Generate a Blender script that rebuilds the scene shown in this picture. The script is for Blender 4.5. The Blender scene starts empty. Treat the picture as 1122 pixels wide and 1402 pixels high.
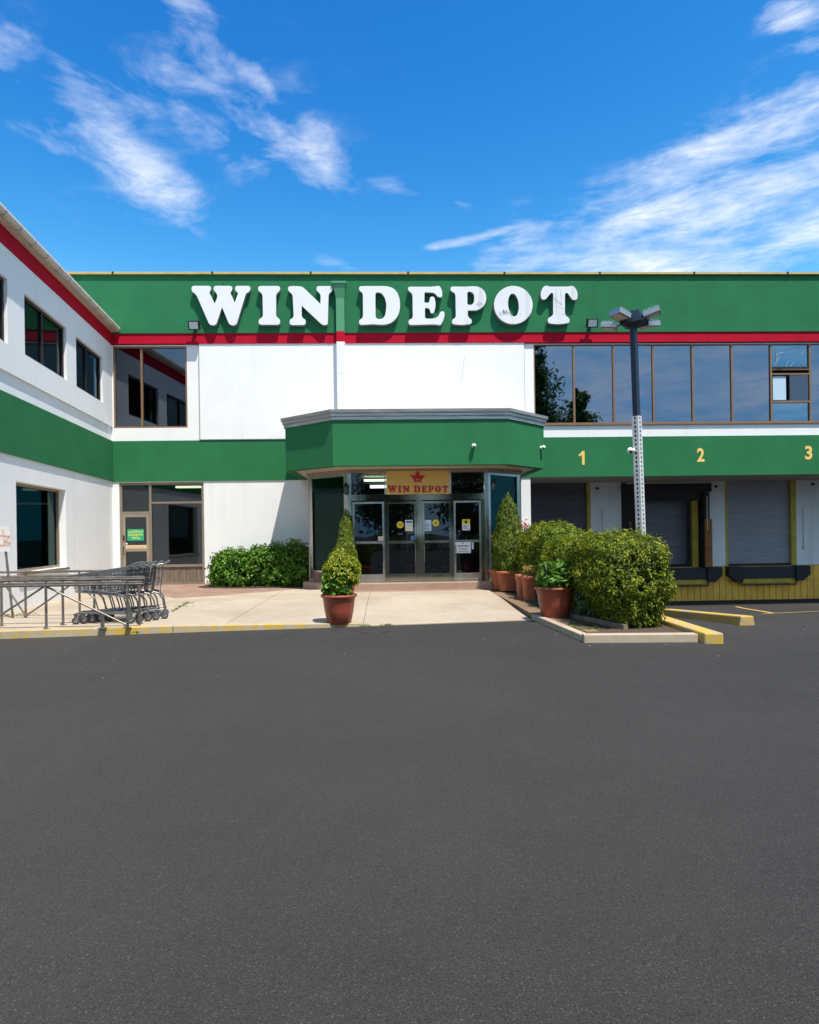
import bpy, bmesh, math, random
import numpy as np
from mathutils import Vector, Matrix
random.seed(7)
rng = np.random.default_rng(11)
R = math.radians
SC = bpy.context.scene
COL = SC.collection

# ------------------------------------------------------------------ camera
FPX, PSI, RHO, HZ, CZ = 900.0, R(2.06), 0.014, 730.0, 1.6
cam_d = bpy.data.cameras.new('camera')
cam = bpy.data.objects.new('camera', cam_d)
COL.objects.link(cam)
cam_d.sensor_fit = 'VERTICAL'
cam_d.sensor_height = 36
cam_d.lens = FPX/1402*36
cam_d.shift_y = 29/1402
cam_d.clip_end = 2000
_r0 = Vector((math.cos(PSI), -math.sin(PSI), 0)); _u0 = Vector((0, 0, 1)); _f0 = Vector((math.sin(PSI), math.cos(PSI), 0))
_r = _r0*math.cos(RHO) - _u0*math.sin(RHO); _u = _r0*math.sin(RHO) + _u0*math.cos(RHO)
M4 = Matrix(((_r.x, _u.x, -_f0.x, 0), (_r.y, _u.y, -_f0.y, 0), (_r.z, _u.z, -_f0.z, CZ), (0, 0, 0, 1)))
cam.matrix_world = M4
SC.camera = cam

# survey helpers: turn a measured photo point into a real place on a known plane
def ray(u, v):
    a = (u-561)/FPX; b = -(v-HZ)/FPX
    return _f0 + _r*a + _u*b
def atY(u, v, y):
    d = ray(u, v); t = y/d.y
    return (d.x*t, CZ+d.z*t)
def atZ(u, v, z):
    d = ray(u, v); t = (z-CZ)/d.z
    return (d.x*t, d.y*t)

# ------------------------------------------------------------------ world and sun
SUN = Vector((0.245, -0.40, 1.0)).normalized()
world = bpy.data.worlds.new('World'); SC.world = world
world.use_nodes = True
nt = world.node_tree; nt.nodes.clear()
def N(t, kind, **kw):
    n = t.nodes.new(kind)
    for k, v in kw.items():
        setattr(n, k, v)
    return n
def mth(t, op, a, b=None, c=None, clamp=False):
    n = t.nodes.new('ShaderNodeMath'); n.operation = op; n.use_clamp = clamp
    for i, x in enumerate((a, b, c)):
        if x is None: continue
        if isinstance(x, (int, float)): n.inputs[i].default_value = x
        else: t.links.new(x, n.inputs[i])
    return n.outputs[0]
sky = N(nt, 'ShaderNodeTexSky', sky_type='NISHITA', sun_disc=False)
sky.sun_elevation = math.asin(SUN.z); sky.sun_rotation = math.atan2(SUN.x, SUN.y)
sky.altitude = 200; sky.air_density = 1.0; sky.dust_density = 0.25; sky.ozone_density = 3.0
hs = N(nt, 'ShaderNodeHueSaturation'); hs.inputs['Hue'].default_value = 0.497; hs.inputs['Saturation'].default_value = 1.24; hs.inputs['Value'].default_value = 1.3
nt.links.new(sky.outputs[0], hs.inputs['Color'])
# deeper blue overhead than the model gives: per channel gain and contrast
ssp = N(nt, 'ShaderNodeSeparateColor'); nt.links.new(hs.outputs[0], ssp.inputs[0])
scb = N(nt, 'ShaderNodeCombineColor')
for i, (g_, r_, p_, mx_) in enumerate(((.62, .82, 2.7, 1.5), (3.05, 2.29, 1.72, 5.0), (6.9, 4.97, 1.1, 8.2))):
    nt.links.new(mth(nt, 'MINIMUM', mth(nt, 'MULTIPLY', mth(nt, 'POWER', mth(nt, 'DIVIDE', ssp.outputs[i], r_), p_), g_), mx_), scb.inputs[i])
tc = N(nt, 'ShaderNodeTexCoord')
sep = N(nt, 'ShaderNodeSeparateXYZ'); nt.links.new(tc.outputs['Generated'], sep.inputs[0])
az = mth(nt, 'ARCTAN2', sep.outputs[0], sep.outputs[1])
el = mth(nt, 'ARCSINE', sep.outputs[2])
def azel(u, v):
    d = ray(u, v).normalized()
    return math.atan2(d.x, d.y), math.asin(d.z)
# warp so cloud edges curl
cmb = N(nt, 'ShaderNodeCombineXYZ'); nt.links.new(az, cmb.inputs[0]); nt.links.new(el, cmb.inputs[1])
wn = N(nt, 'ShaderNodeTexNoise'); wn.inputs['Scale'].default_value = 9; wn.inputs['Detail'].default_value = 4; wn.inputs['Roughness'].default_value = .55
nt.links.new(cmb.outputs[0], wn.inputs['Vector'])
wsep = N(nt, 'ShaderNodeSeparateColor'); nt.links.new(wn.outputs['Color'], wsep.inputs[0])
azw = mth(nt, 'ADD', az, mth(nt, 'MULTIPLY', mth(nt, 'SUBTRACT', wsep.outputs[0], .5), .12))
elw = mth(nt, 'ADD', el, mth(nt, 'MULTIPLY', mth(nt, 'SUBTRACT', wsep.outputs[1], .5), .12))
# blobs: photo ends of each streak, half width in px, strength
BL = [((95, 140), (255, 285), 44, .95), ((130, 130), (200, 240), 80, .55), ((235, -5), (305, 95), 34, .72), ((280, 75), (385, 125), 24, .62),
      ((205, 100), (330, 165), 42, .72), ((320, 140), (470, 242), 44, .86), ((300, 225), (430, 185), 30, .55), ((220, 60), (400, 200), 90, .42),
      ((-40, 55), (40, 80), 36, .7), ((550, 348), (728, 305), 8, .85), ((700, 350), (1200, 205), 56, 1.05), ((900, 240), (1200, 110), 44, .92),
      ((700, 368), (1250, 330), 46, 1.0), ((820, 345), (1200, 300), 70, .85), ((905, 215), (950, 190), 20, .55), ((1070, 10), (1150, 55), 38, .7),
      ((425, 352), (505, 372), 11, .5), ((230, 308), (275, 320), 13, .6), ((495, 243), (570, 262), 12, .42), ((-20, 150), (130, 200), 16, .45), ((610, 270), (640, 280), 6, .3)]
tot = None
for (p, q, w, s) in BL:
    a1, e1 = azel(*p); a2, e2 = azel(*q)
    ca, ce = (a1+a2)/2, (e1+e2)/2
    L = math.hypot(a2-a1, e2-e1); th = math.atan2(e2-e1, a2-a1); hw = w/FPX*.85
    dx = mth(nt, 'SUBTRACT', azw if w > 12 else az, ca); dy = mth(nt, 'SUBTRACT', elw if w > 12 else el, ce)
    c_, s_ = math.cos(th), math.sin(th)
    xx = mth(nt, 'MULTIPLY', mth(nt, 'ADD', mth(nt, 'MULTIPLY', dx, c_), mth(nt, 'MULTIPLY', dy, s_)), 1/(L*.55+hw*.4))
    yy = mth(nt, 'MULTIPLY', mth(nt, 'SUBTRACT', mth(nt, 'MULTIPLY', dy, c_), mth(nt, 'MULTIPLY', dx, s_)), 1/hw)
    q2 = mth(nt, 'ADD', mth(nt, 'POWER', mth(nt, 'ABSOLUTE', xx), 3), mth(nt, 'MULTIPLY', yy, yy))
    g = mth(nt, 'MULTIPLY', mth(nt, 'POWER', 2.718, mth(nt, 'MULTIPLY', q2, -1)), s)
    tot = g if tot is None else mth(nt, 'MAXIMUM', tot, g)
# clouds in the half of the sky behind the camera (seen mirrored in the windows)
bk = mth(nt, 'MULTIPLY', mth(nt, 'LESS_THAN', sep.outputs[1], 0), .95)
tot = mth(nt, 'MAXIMUM', tot, bk)
# streaky noise: stretched along azimuth, tilted like the photo's cirrus
def streak(rot, sx, sy, sc, det, rough, dist):
    mp = N(nt, 'ShaderNodeMapping'); mp.inputs['Rotation'].default_value = (0, 0, rot); mp.inputs['Scale'].default_value = (sx, sy, 1)
    cb = N(nt, 'ShaderNodeCombineXYZ'); nt.links.new(az, cb.inputs[0]); nt.links.new(el, cb.inputs[1])
    nt.links.new(cb.outputs[0], mp.inputs[0])
    n = N(nt, 'ShaderNodeTexNoise'); n.inputs['Scale'].default_value = sc; n.inputs['Detail'].default_value = det
    n.inputs['Roughness'].default_value = rough; n.inputs['Distortion'].default_value = dist
    nt.links.new(mp.outputs[0], n.inputs['Vector'])
    return n.outputs['Fac']
nL = streak(R(38), 1, 2.2, 7, 9, .62, .5)
nR = streak(R(-24), 1, 4.0, 6, 9, .62, .35)
side = mth(nt, 'MULTIPLY', mth(nt, 'ADD', az, .1), 8, clamp=True)
mx = N(nt, 'ShaderNodeMix', data_type='FLOAT'); nt.links.new(side, mx.inputs[0]); nt.links.new(nL, mx.inputs[2]); nt.links.new(nR, mx.inputs[3])
dens = mth(nt, 'ADD', mth(nt, 'MULTIPLY', tot, .62), mth(nt, 'MULTIPLY', mth(nt, 'SUBTRACT', mx.outputs[0], .5), 2.1))
dens = mth(nt, 'MULTIPLY', mth(nt, 'SUBTRACT', dens, .14), 1.3, clamp=True)
dens = mth(nt, 'MULTIPLY', dens, mth(nt, 'MULTIPLY', tot, 2.2, clamp=True))
rn = streak(R(34), 1.2, 4.2, 13, 8, .66, .45); rn2 = streak(R(-26), 1.2, 6.5, 9, 8, .64, .4)
mx2 = N(nt, 'ShaderNodeMix', data_type='FLOAT'); nt.links.new(side, mx2.inputs[0]); nt.links.new(rn, mx2.inputs[2]); nt.links.new(rn2, mx2.inputs[3])
rdg = mth(nt, 'SUBTRACT', 1, mth(nt, 'ABSOLUTE', mth(nt, 'MULTIPLY', mth(nt, 'SUBTRACT', mx2.outputs[0], .5), 5.0)), clamp=True)
opac = mth(nt, 'ADD', mth(nt, 'MULTIPLY', side, .14), .72)
dens = mth(nt, 'MULTIPLY', mth(nt, 'POWER', dens, 1.15), mth(nt, 'MULTIPLY', opac, mth(nt, 'ADD', mth(nt, 'MULTIPLY', rdg, .55), .5)), clamp=True)
cm = N(nt, 'ShaderNodeMix', data_type='RGBA'); nt.links.new(dens, cm.inputs[0]); nt.links.new(scb.outputs[0], cm.inputs[6])
cm.inputs[7].default_value = (7.6, 8.1, 8.9, 1)
bg = N(nt, 'ShaderNodeBackground'); bg.inputs['Strength'].default_value = 0.10
nt.links.new(cm.outputs[2], bg.inputs['Color'])
out = N(nt, 'ShaderNodeOutputWorld'); nt.links.new(bg.outputs[0], out.inputs[0])

sd = bpy.data.lights.new('sun', 'SUN'); sd.energy = 4.7; sd.angle = R(.53); sd.color = (1, .93, .845)
so = bpy.data.objects.new('sun', sd); COL.objects.link(so)
so.rotation_euler = SUN.to_track_quat('Z', 'Y').to_euler()
so.location = (10, -15, 40)

SC.view_settings.view_transform = 'Standard'; SC.view_settings.look = 'None'
SC.view_settings.exposure = 0.43; SC.view_settings.gamma = 1

# ------------------------------------------------------------------ materials
MATS = {}
def srgb(r, g, b):
    f = lambda c: (c/255/12.92) if c/255 <= .04045 else ((c/255+.055)/1.055)**2.4
    return (f(r), f(g), f(b))
def mat(name, col, rough=.6, metal=0., bump=0., bscale=30., var=0., vscale=2., spec=.5, stain=0., stretch=(1, 1, 1), col2=None, bdist=.01):
    if name in MATS: return MATS[name]
    m = bpy.data.materials.new(name); m.use_nodes = True
    t = m.node_tree; bs = t.nodes['Principled BSDF']
    bs.inputs['Roughness'].default_value = rough; bs.inputs['Metallic'].default_value = metal
    bs.inputs['Specular IOR Level'].default_value = spec
    c = (*col, 1)
    bs.inputs['Base Color'].default_value = c
    co = N(t, 'ShaderNodeTexCoord')
    if var > 0 or stain > 0 or col2:
        mp = N(t, 'ShaderNodeMapping'); mp.inputs['Scale'].default_value = stretch
        t.links.new(co.outputs['Object'], mp.inputs[0])
        n = N(t, 'ShaderNodeTexNoise'); n.inputs['Scale'].default_value = vscale; n.inputs['Detail'].default_value = 7; n.inputs['Roughness'].default_value = .6
        t.links.new(mp.outputs[0], n.inputs['Vector'])
        rp = N(t, 'ShaderNodeValToRGB')
        rp.color_ramp.elements[0].position = .32; rp.color_ramp.elements[1].position = .68
        k = 1-var
        lo = tuple(x*k for x in col) if col2 is None else col2
        rp.color_ramp.elements[0].color = (*lo, 1)
        rp.color_ramp.elements[1].color = (*[min(1, x*(1+var*.5)) for x in col], 1)
        t.links.new(n.outputs['Fac'], rp.inputs[0])
        last = rp.outputs[0]
        if stain > 0:
            mp2 = N(t, 'ShaderNodeMapping'); mp2.inputs['Scale'].default_value = (2.2, 2.2, .12)
            t.links.new(co.outputs['Object'], mp2.inputs[0])
            n2 = N(t, 'ShaderNodeTexNoise'); n2.inputs['Scale'].default_value = 1.6; n2.inputs['Detail'].default_value = 5
            t.links.new(mp2.outputs[0], n2.inputs['Vector'])
            f = mth(t, 'MULTIPLY', mth(t, 'SUBTRACT', n2.outputs['Fac'], .56, clamp=False), 6, clamp=True)
            f = mth(t, 'MULTIPLY', f, stain)
            mx = N(t, 'ShaderNodeMix', data_type='RGBA'); t.links.new(f, mx.inputs[0]); t.links.new(last, mx.inputs[6])
            mx.inputs[7].default_value = (col[0]*.62, col[1]*.58, col[2]*.5, 1)
            last = mx.outputs[2]
        t.links.new(last, bs.inputs['Base Color'])
        rr = N(t, 'ShaderNodeMapRange'); rr.inputs[3].default_value = max(0, rough-.08); rr.inputs[4].default_value = min(1, rough+.08)
        t.links.new(n.outputs['Fac'], rr.inputs[0]); t.links.new(rr.outputs[0], bs.inputs['Roughness'])
    if bump > 0:
        n3 = N(t, 'ShaderNodeTexNoise'); n3.inputs['Scale'].default_value = bscale; n3.inputs['Detail'].default_value = 5
        t.links.new(co.outputs['Object'], n3.inputs['Vector'])
        b = N(t, 'ShaderNodeBump'); b.inputs['Strength'].default_value = bump; b.inputs['Distance'].default_value = bdist
        t.links.new(n3.outputs['Fac'], b.inputs['Height']); t.links.new(b.outputs[0], bs.inputs['Normal'])
    MATS[name] = m
    return m
def mirror_glass(name, col, rough=.015):
    m = mat(name, col, rough, 1.0)
    t = m.node_tree; bs = t.nodes['Principled BSDF']
    co = N(t, 'ShaderNodeTexCoord')
    n3 = N(t, 'ShaderNodeTexNoise'); n3.inputs['Scale'].default_value = .9; n3.inputs['Detail'].default_value = 1
    t.links.new(co.outputs['Object'], n3.inputs['Vector'])
    b = N(t, 'ShaderNodeBump'); b.inputs['Strength'].default_value = .12; b.inputs['Distance'].default_value = .02
    t.links.new(n3.outputs['Fac'], b.inputs['Height']); t.links.new(b.outputs[0], bs.inputs['Normal'])
    return m
def clear_glass(name, tint, refl=.12, gcol=(.85, .92, 1)):
    m = bpy.data.materials.new(name); m.use_nodes = True
    t = m.node_tree; t.nodes.clear()
    tr = N(t, 'ShaderNodeBsdfTransparent'); tr.inputs[0].default_value = (*tint, 1)
    gl = N(t, 'ShaderNodeBsdfGlossy'); gl.inputs['Roughness'].default_value = .01; gl.inputs['Color'].default_value = (*gcol, 1)
    fr = N(t, 'ShaderNodeFresnel'); fr.inputs['IOR'].default_value = 1.5
    co = N(t, 'ShaderNodeTexCoord')
    n3 = N(t, 'ShaderNodeTexNoise'); n3.inputs['Scale'].default_value = 1.1; n3.inputs['Detail'].default_value = 1
    t.links.new(co.outputs['Object'], n3.inputs['Vector'])
    b = N(t, 'ShaderNodeBump'); b.inputs['Strength'].default_value = .1; b.inputs['Distance'].default_value = .02
    t.links.new(n3.outputs['Fac'], b.inputs['Height']); t.links.new(b.outputs[0], gl.inputs['Normal'])
    f = mth(t, 'ADD', mth(t, 'MULTIPLY', fr.outputs[0], .7), refl, clamp=True)
    mx = N(t, 'ShaderNodeMixShader'); t.links.new(f, mx.inputs[0]); t.links.new(tr.outputs[0], mx.inputs[1]); t.links.new(gl.outputs[0], mx.inputs[2])
    o = N(t, 'ShaderNodeOutputMaterial'); t.links.new(mx.outputs[0], o.inputs[0])
    MATS[name] = m
    return m
def emit(name, col, st):
    m = bpy.data.materials.new(name); m.use_nodes = True
    bs = m.node_tree.nodes['Principled BSDF']; bs.inputs['Base Color'].default_value = (*col, 1)
    bs.inputs['Emission Color'].default_value = (*col, 1); bs.inputs['Emission Strength'].default_value = st
    return m
def leafmat(name, cols, rough=.5, trans=.3, ns=3.5, wr=.62, wn=.95):
    m = bpy.data.materials.new(name); m.use_nodes = True
    t = m.node_tree; bs = t.nodes['Principled BSDF']; bs.inputs['Roughness'].default_value = rough; bs.inputs['Specular IOR Level'].default_value = .35
    g = N(t, 'ShaderNodeNewGeometry')
    co = N(t, 'ShaderNodeTexCoord')
    n = N(t, 'ShaderNodeTexNoise'); n.inputs['Scale'].default_value = ns; n.inputs['Detail'].default_value = 3
    t.links.new(co.outputs['Object'], n.inputs['Vector'])
    f = mth(t, 'ADD', mth(t, 'MULTIPLY', g.outputs['Random Per Island'], wr), mth(t, 'MULTIPLY', mth(t, 'SUBTRACT', n.outputs['Fac'], .3), wn), clamp=True)
    rp = N(t, 'ShaderNodeValToRGB')
    els = rp.color_ramp.elements
    els[0].position = 0; els[0].color = (*cols[0], 1); els[1].position = 1; els[1].color = (*cols[-1], 1)
    for i, c in enumerate(cols[1:-1]):
        e = els.new((i+1)/(len(cols)-1)); e.color = (*c, 1)
    t.links.new(f, rp.inputs[0]); t.links.new(rp.outputs[0], bs.inputs['Base Color'])
    tl = N(t, 'ShaderNodeBsdfTranslucent'); t.links.new(rp.outputs[0], tl.inputs[0])
    mx = N(t, 'ShaderNodeMixShader'); mx.inputs[0].default_value = trans
    t.links.new(bs.outputs[0], mx.inputs[1]); t.links.new(tl.outputs[0], mx.inputs[2])
    t.links.new(mx.outputs[0], t.nodes['Material Output'].inputs[0])
    return m

M_white = mat('white_stucco', (.83, .83, .82), .85, bump=.35, bscale=45, var=.035, vscale=1.3, stain=.14, spec=.1)
M_green = mat('green_stucco', (.027, .168, .072), .8, bump=.3, bscale=40, var=.10, vscale=1.1, spec=.1, stain=.16)
M_green2 = mat('green_stucco_lower', (.028, .168, .066), .8, bump=.3, bscale=40, var=.10, vscale=1.2, spec=.1, stain=.12)
M_red = mat('red_stucco', (.46, .008, .028), .8, bump=.25, bscale=40, var=.12, vscale=2, spec=.08, stain=.2)
M_cap = mat('yellow_coping', (.55, .42, .15), .5, var=.2, vscale=3)
M_dark = mat('dark_gap_and_shade', (.015, .015, .015), .8)
M_bronze = mat('bronze_frame', (.27, .155, .085), .45, .3, var=.1)
M_tan = mat('tan_aluminium', (.30, .245, .185), .45, .45, var=.12, vscale=5)
M_steel = mat('polished_steel', (.27, .27, .22), .06, 1.0, var=.12, vscale=4, stretch=(1, 1, .2))  # dark olive tint carries the reflection of asphalt and trees
M_steel2 = mat('brushed_steel', (.46, .45, .42), .25, 1.0, var=.12, vscale=6)
M_cornice = mat('cornice_metal', (.50, .50, .49), .38, .55, var=.3, vscale=3, stretch=(.6, .6, 6))
M_soffit = mat('soffit_paint', (.52, .44, .35), .8, bump=.1, var=.08)
M_soffit2 = mat('dock_soffit', (.40, .36, .33), .85, var=.15, vscale=1.5)
M_gutter = mat('gutter_paint', (.55, .50, .42), .5, var=.12, vscale=3)
M_letter = mat('letter_white', (.76, .765, .79), .35, var=.02, spec=.4)
M_letter_shade = mat('letter_return_shade', (.22, .23, .24), .5)  # letter sides coloured dark, the shade on them is in the paint
M_yel_num = mat('number_yellow', (.85, .55, .14), .7)
M_shutter = mat('shutter_grey', (.29, .295, .34), .5, .25, var=.16, vscale=3, stretch=(.4, 1, 3))
M_yjamb = mat('yellow_jamb', (.42, .31, .03), .6, var=.25, vscale=4)
M_rubber = mat('black_rubber', (.012, .012, .014), .75, bump=.2)
M_orange = mat('orange_pad', (.24, .085, .012), .7, var=.35, vscale=4)
M_black = mat('black_paint', (.012, .012, .013), .4)
M_pole = mat('pole_dark', (.015, .022, .040), .38, .2, var=.1)
M_perf = mat('perforated_steel', (.72, .70, .65), .5, .3, var=.15, vscale=6)
M_alu = mat('cast_aluminium', (.42, .42, .43), .35, .8, var=.15, vscale=20)
M_lens = mat('lamp_lens', (.62, .58, .48), .25)
M_galv = mat('galvanised_pipe', (.26, .225, .195), .42, .75, var=.4, vscale=7)
M_cart = mat('cart_wire', (.20, .205, .21), .35, .75, var=.2, vscale=15)
M_wheel = mat('cart_wheel', (.05, .05, .052), .6)
M_terra = mat('terracotta_plastic', (.32, .070, .038), .42, var=.10, vscale=6, spec=.4)
M_terra2 = mat('terracotta_pale', (.40, .125, .060), .5, var=.25, vscale=5, spec=.3)
M_soil = mat('potting_soil', (.03, .02, .013), .95, bump=.6, bscale=60)
M_mulch = mat('mulch', (.10, .066, .045), .95, bump=.9, bscale=55, var=.5, vscale=26, bdist=.03)
M_paper = mat('paper_white', (.75, .76, .77), .6)
M_ink = mat('ink_grey', (.12, .13, .15), .6)
M_inkblue = mat('ink_blue', (.05, .16, .40), .6)
M_yellow = mat('sticker_yellow', (.75, .55, .02), .5)
M_ink_y = mat('ink_olive', (.25, .17, .01), .5)
M_signred = mat('sign_red', (.42, .012, .015), .5)
M_orangefade = mat('faded_orange', (.66, .36, .26), .7)
M_signgreen = mat('sign_green', (.01, .36, .17), .5)
M_signyel = mat('sign_pale_yellow', (.72, .68, .15), .5)
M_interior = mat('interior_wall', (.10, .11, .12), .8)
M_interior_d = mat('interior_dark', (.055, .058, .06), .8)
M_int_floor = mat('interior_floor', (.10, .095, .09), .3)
M_wood = mat('weathered_wood', (.20, .155, .115), .8, var=.5, vscale=5, stretch=(9, 9, .5), bump=.2)
M_curtain = mat('curtain', (.36, .38, .40), .9, var=.2, vscale=6, stretch=(6, 6, .3))
M_cartseat = mat('seat_grey', (.12, .125, .135), .5)
M_weed = leafmat('weed_leaf', [(.05, .12, .01), (.14, .26, .03)])
M_crack = mat('crack_dark', (.16, .13, .10), .9)
G_ribbon = mirror_glass('ribbon_glass', (.20, .235, .30))
G_left = mirror_glass('corner_glass', (.12, .135, .16))
G_open = mirror_glass('slider_glass', (.16, .27, .36))
G_clear = clear_glass('clear_glass', (.50, .56, .56), .02)
G_store = clear_glass('storefront_glass', (.50, .55, .56), .05)
G_teal = clear_glass('teal_glass', (.14, .26, .25), .0, (.45, .62, .58))

def sign_panel_mat():
    m = mat('sign_panel_yellow', (.66, .43, .11), .45, var=.08, vscale=2)
    return m
M_signpanel = sign_panel_mat()

def wall_boards():
    m = mat('yellow_boards', (.82, .45, .06), .75, var=.25, vscale=3, stretch=(1, 1, .5), stain=.35)
    return m
M_boards = wall_boards()

def asphalt_mat():
    m = bpy.data.materials.new('asphalt'); m.use_nodes = True; t = m.node_tree; bs = t.nodes['Principled BSDF']
    co = N(t, 'ShaderNodeTexCoord')
    def noise(sc, det, ro=.6):
        n = N(t, 'ShaderNodeTexNoise'); n.inputs['Scale'].default_value = sc; n.inputs['Detail'].default_value = det; n.inputs['Roughness'].default_value = ro
        t.links.new(co.outputs['Object'], n.inputs['Vector']); return n.outputs['Fac']
    big = noise(.22, 4); med = noise(2.3, 5, .65); fine = noise(105, 4, .8)
    vo = N(t, 'ShaderNodeTexVoronoi'); vo.inputs['Scale'].default_value = 150; t.links.new(co.outputs['Object'], vo.inputs['Vector'])
    vsep = N(t, 'ShaderNodeSeparateColor'); t.links.new(vo.outputs['Color'], vsep.inputs[0])
    v = mth(t, 'ADD', mth(t, 'MULTIPLY', mth(t, 'SUBTRACT', big, .5), .040), .0270)
    v = mth(t, 'ADD', v, mth(t, 'MULTIPLY', mth(t, 'SUBTRACT', med, .5), .014))
    v = mth(t, 'ADD', v, mth(t, 'MULTIPLY', mth(t, 'SUBTRACT', fine, .5), .125))
    st = mth(t, 'MULTIPLY', mth(t, 'SUBTRACT', vsep.outputs[0], .86, clamp=True), 7, clamp=True)
    st = mth(t, 'MULTIPLY', st, mth(t, 'SUBTRACT', 1, mth(t, 'MULTIPLY', vo.outputs['Distance'], 1.6), clamp=True))
    v = mth(t, 'ADD', v, mth(t, 'MULTIPLY', st, .16))
    dk = mth(t, 'MULTIPLY', mth(t, 'SUBTRACT', .35, vsep.outputs[1], clamp=True), .055)
    v = mth(t, 'MAXIMUM', mth(t, 'SUBTRACT', v, dk), .008)
    cb = N(t, 'ShaderNodeCombineColor')
    t.links.new(mth(t, 'MULTIPLY', v, 1.09), cb.inputs[0]); t.links.new(v, cb.inputs[1]); t.links.new(mth(t, 'MULTIPLY', v, .90), cb.inputs[2])
    bs.inputs['Sheen Weight'].default_value = .05; bs.inputs['Sheen Roughness'].default_value = .6; bs.inputs['Sheen Tint'].default_value = (1, .93, .84, 1)
    t.links.new(cb.outputs[0], bs.inputs['Base Color'])
    bs.inputs['Roughness'].default_value = .80; bs.inputs['Specular IOR Level'].default_value = .30
    h = mth(t, 'ADD', mth(t, 'MULTIPLY', fine, 1.0), mth(t, 'MULTIPLY', vo.outputs['Distance'], -.8))
    b = N(t, 'ShaderNodeBump'); b.inputs['Strength'].default_value = .9; b.inputs['Distance'].default_value = .012
    t.links.new(h, b.inputs['Height']); t.links.new(b.outputs[0], bs.inputs['Normal'])
    return m
M_asphalt = asphalt_mat()

def concrete_mat(name, base, stains=.4):
    m = bpy.data.materials.new(name); m.use_nodes = True; t = m.node_tree; bs = t.nodes['Principled BSDF']
    co = N(t, 'ShaderNodeTexCoord')
    def noise(sc, det, ro=.6, dist=0):
        n = N(t, 'ShaderNodeTexNoise'); n.inputs['Scale'].default_value = sc; n.inputs['Detail'].default_value = det; n.inputs['Roughness'].default_value = ro; n.inputs['Distortion'].default_value = dist
        t.links.new(co.outputs['Object'], n.inputs['Vector']); return n.outputs['Fac']
    rp = N(t, 'ShaderNodeValToRGB'); e = rp.color_ramp.elements
    e[0].position = .3; e[0].color = (base[0]*.74, base[1]*.68, base[2]*.62, 1); e[1].position = .66; e[1].color = (*[x*1.06 for x in base], 1)
    f = mth(t, 'ADD', mth(t, 'MULTIPLY', noise(.55, 6, .62, .6), .7), mth(t, 'MULTIPLY', noise(7, 6), .3))
    t.links.new(f, rp.inputs[0])
    fn = noise(70, 4, .7)
    mx = N(t, 'ShaderNodeMix', data_type='RGBA', blend_type='MULTIPLY'); mx.inputs[0].default_value = 1
    t.links.new(rp.outputs[0], mx.inputs[6])
    g = mth(t, 'ADD', mth(t, 'MULTIPLY', fn, .4), .8)
    cb = N(t, 'ShaderNodeCombineColor')
    for i in range(3): t.links.new(g, cb.inputs[i])
    t.links.new(cb.outputs[0], mx.inputs[7]); t.links.new(mx.outputs[2], bs.inputs['Base Color'])
    bs.inputs['Roughness'].default_value = .9; bs.inputs['Specular IOR Level'].default_value = .25
    b = N(t, 'ShaderNodeBump'); b.inputs['Strength'].default_value = .3; b.inputs['Distance'].default_value = .006
    t.links.new(fn, b.inputs['Height']); t.links.new(b.outputs[0], bs.inputs['Normal'])
    return m
M_conc = concrete_mat('pavement_concrete', (.44, .375, .29))
M_conc2 = concrete_mat('kerb_concrete', (.47, .40, .29))
def painted_kerb_mat(name, thr):
    m = concrete_mat(name, (.46, .38, .25)); t = m.node_tree; bs = t.nodes['Principled BSDF']
    src = bs.inputs['Base Color'].links[0].from_socket
    co = N(t, 'ShaderNodeTexCoord'); n = N(t, 'ShaderNodeTexNoise'); n.inputs['Scale'].default_value = 5.5; n.inputs['Detail'].default_value = 7; n.inputs['Roughness'].default_value = .65
    t.links.new(co.outputs['Object'], n.inputs['Vector'])
    f = mth(t, 'MULTIPLY', mth(t, 'SUBTRACT', n.outputs['Fac'], thr), 14, clamp=True)
    mx = N(t, 'ShaderNodeMix', data_type='RGBA'); t.links.new(f, mx.inputs[0]); t.links.new(src, mx.inputs[6]); mx.inputs[7].default_value = (.55, .36, .06, 1)
    t.links.new(mx.outputs[2], bs.inputs['Base Color'])
    return m
M_kerb_y = painted_kerb_mat('kerb_worn_yellow', .50)
M_block_y = painted_kerb_mat('block_yellow', .44)
def brick_mat():
    m = bpy.data.materials.new('brick_paving'); m.use_nodes = True; t = m.node_tree; bs = t.nodes['Principled BSDF']
    co = N(t, 'ShaderNodeTexCoord'); b = N(t, 'ShaderNodeTexBrick')
    b.inputs['Scale'].default_value = 1.0; b.inputs['Brick Width'].default_value = .2; b.inputs['Row Height'].default_value = .1; b.inputs['Mortar Size'].default_value = .006
    b.inputs['Color1'].default_value = (.23, .125, .085, 1); b.inputs['Color2'].default_value = (.30, .19, .14, 1); b.inputs['Mortar'].default_value = (.20, .16, .13, 1)
    t.links.new(co.outputs['Object'], b.inputs['Vector'])
    n = N(t, 'ShaderNodeTexNoise'); n.inputs['Scale'].default_value = 2.5; n.inputs['Detail'].default_value = 6; t.links.new(co.outputs['Object'], n.inputs['Vector'])
    mx = N(t, 'ShaderNodeMix', data_type='RGBA'); f = mth(t, 'MULTIPLY', mth(t, 'SUBTRACT', n.outputs['Fac'], .42), 2.2, clamp=True)
    t.links.new(f, mx.inputs[0]); t.links.new(b.outputs[0], mx.inputs[6]); mx.inputs[7].default_value = (.36, .25, .19, 1)
    t.links.new(mx.outputs[2], bs.inputs['Base Color']); bs.inputs['Roughness'].default_value = .85
    return m
M_brick = brick_mat()

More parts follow.
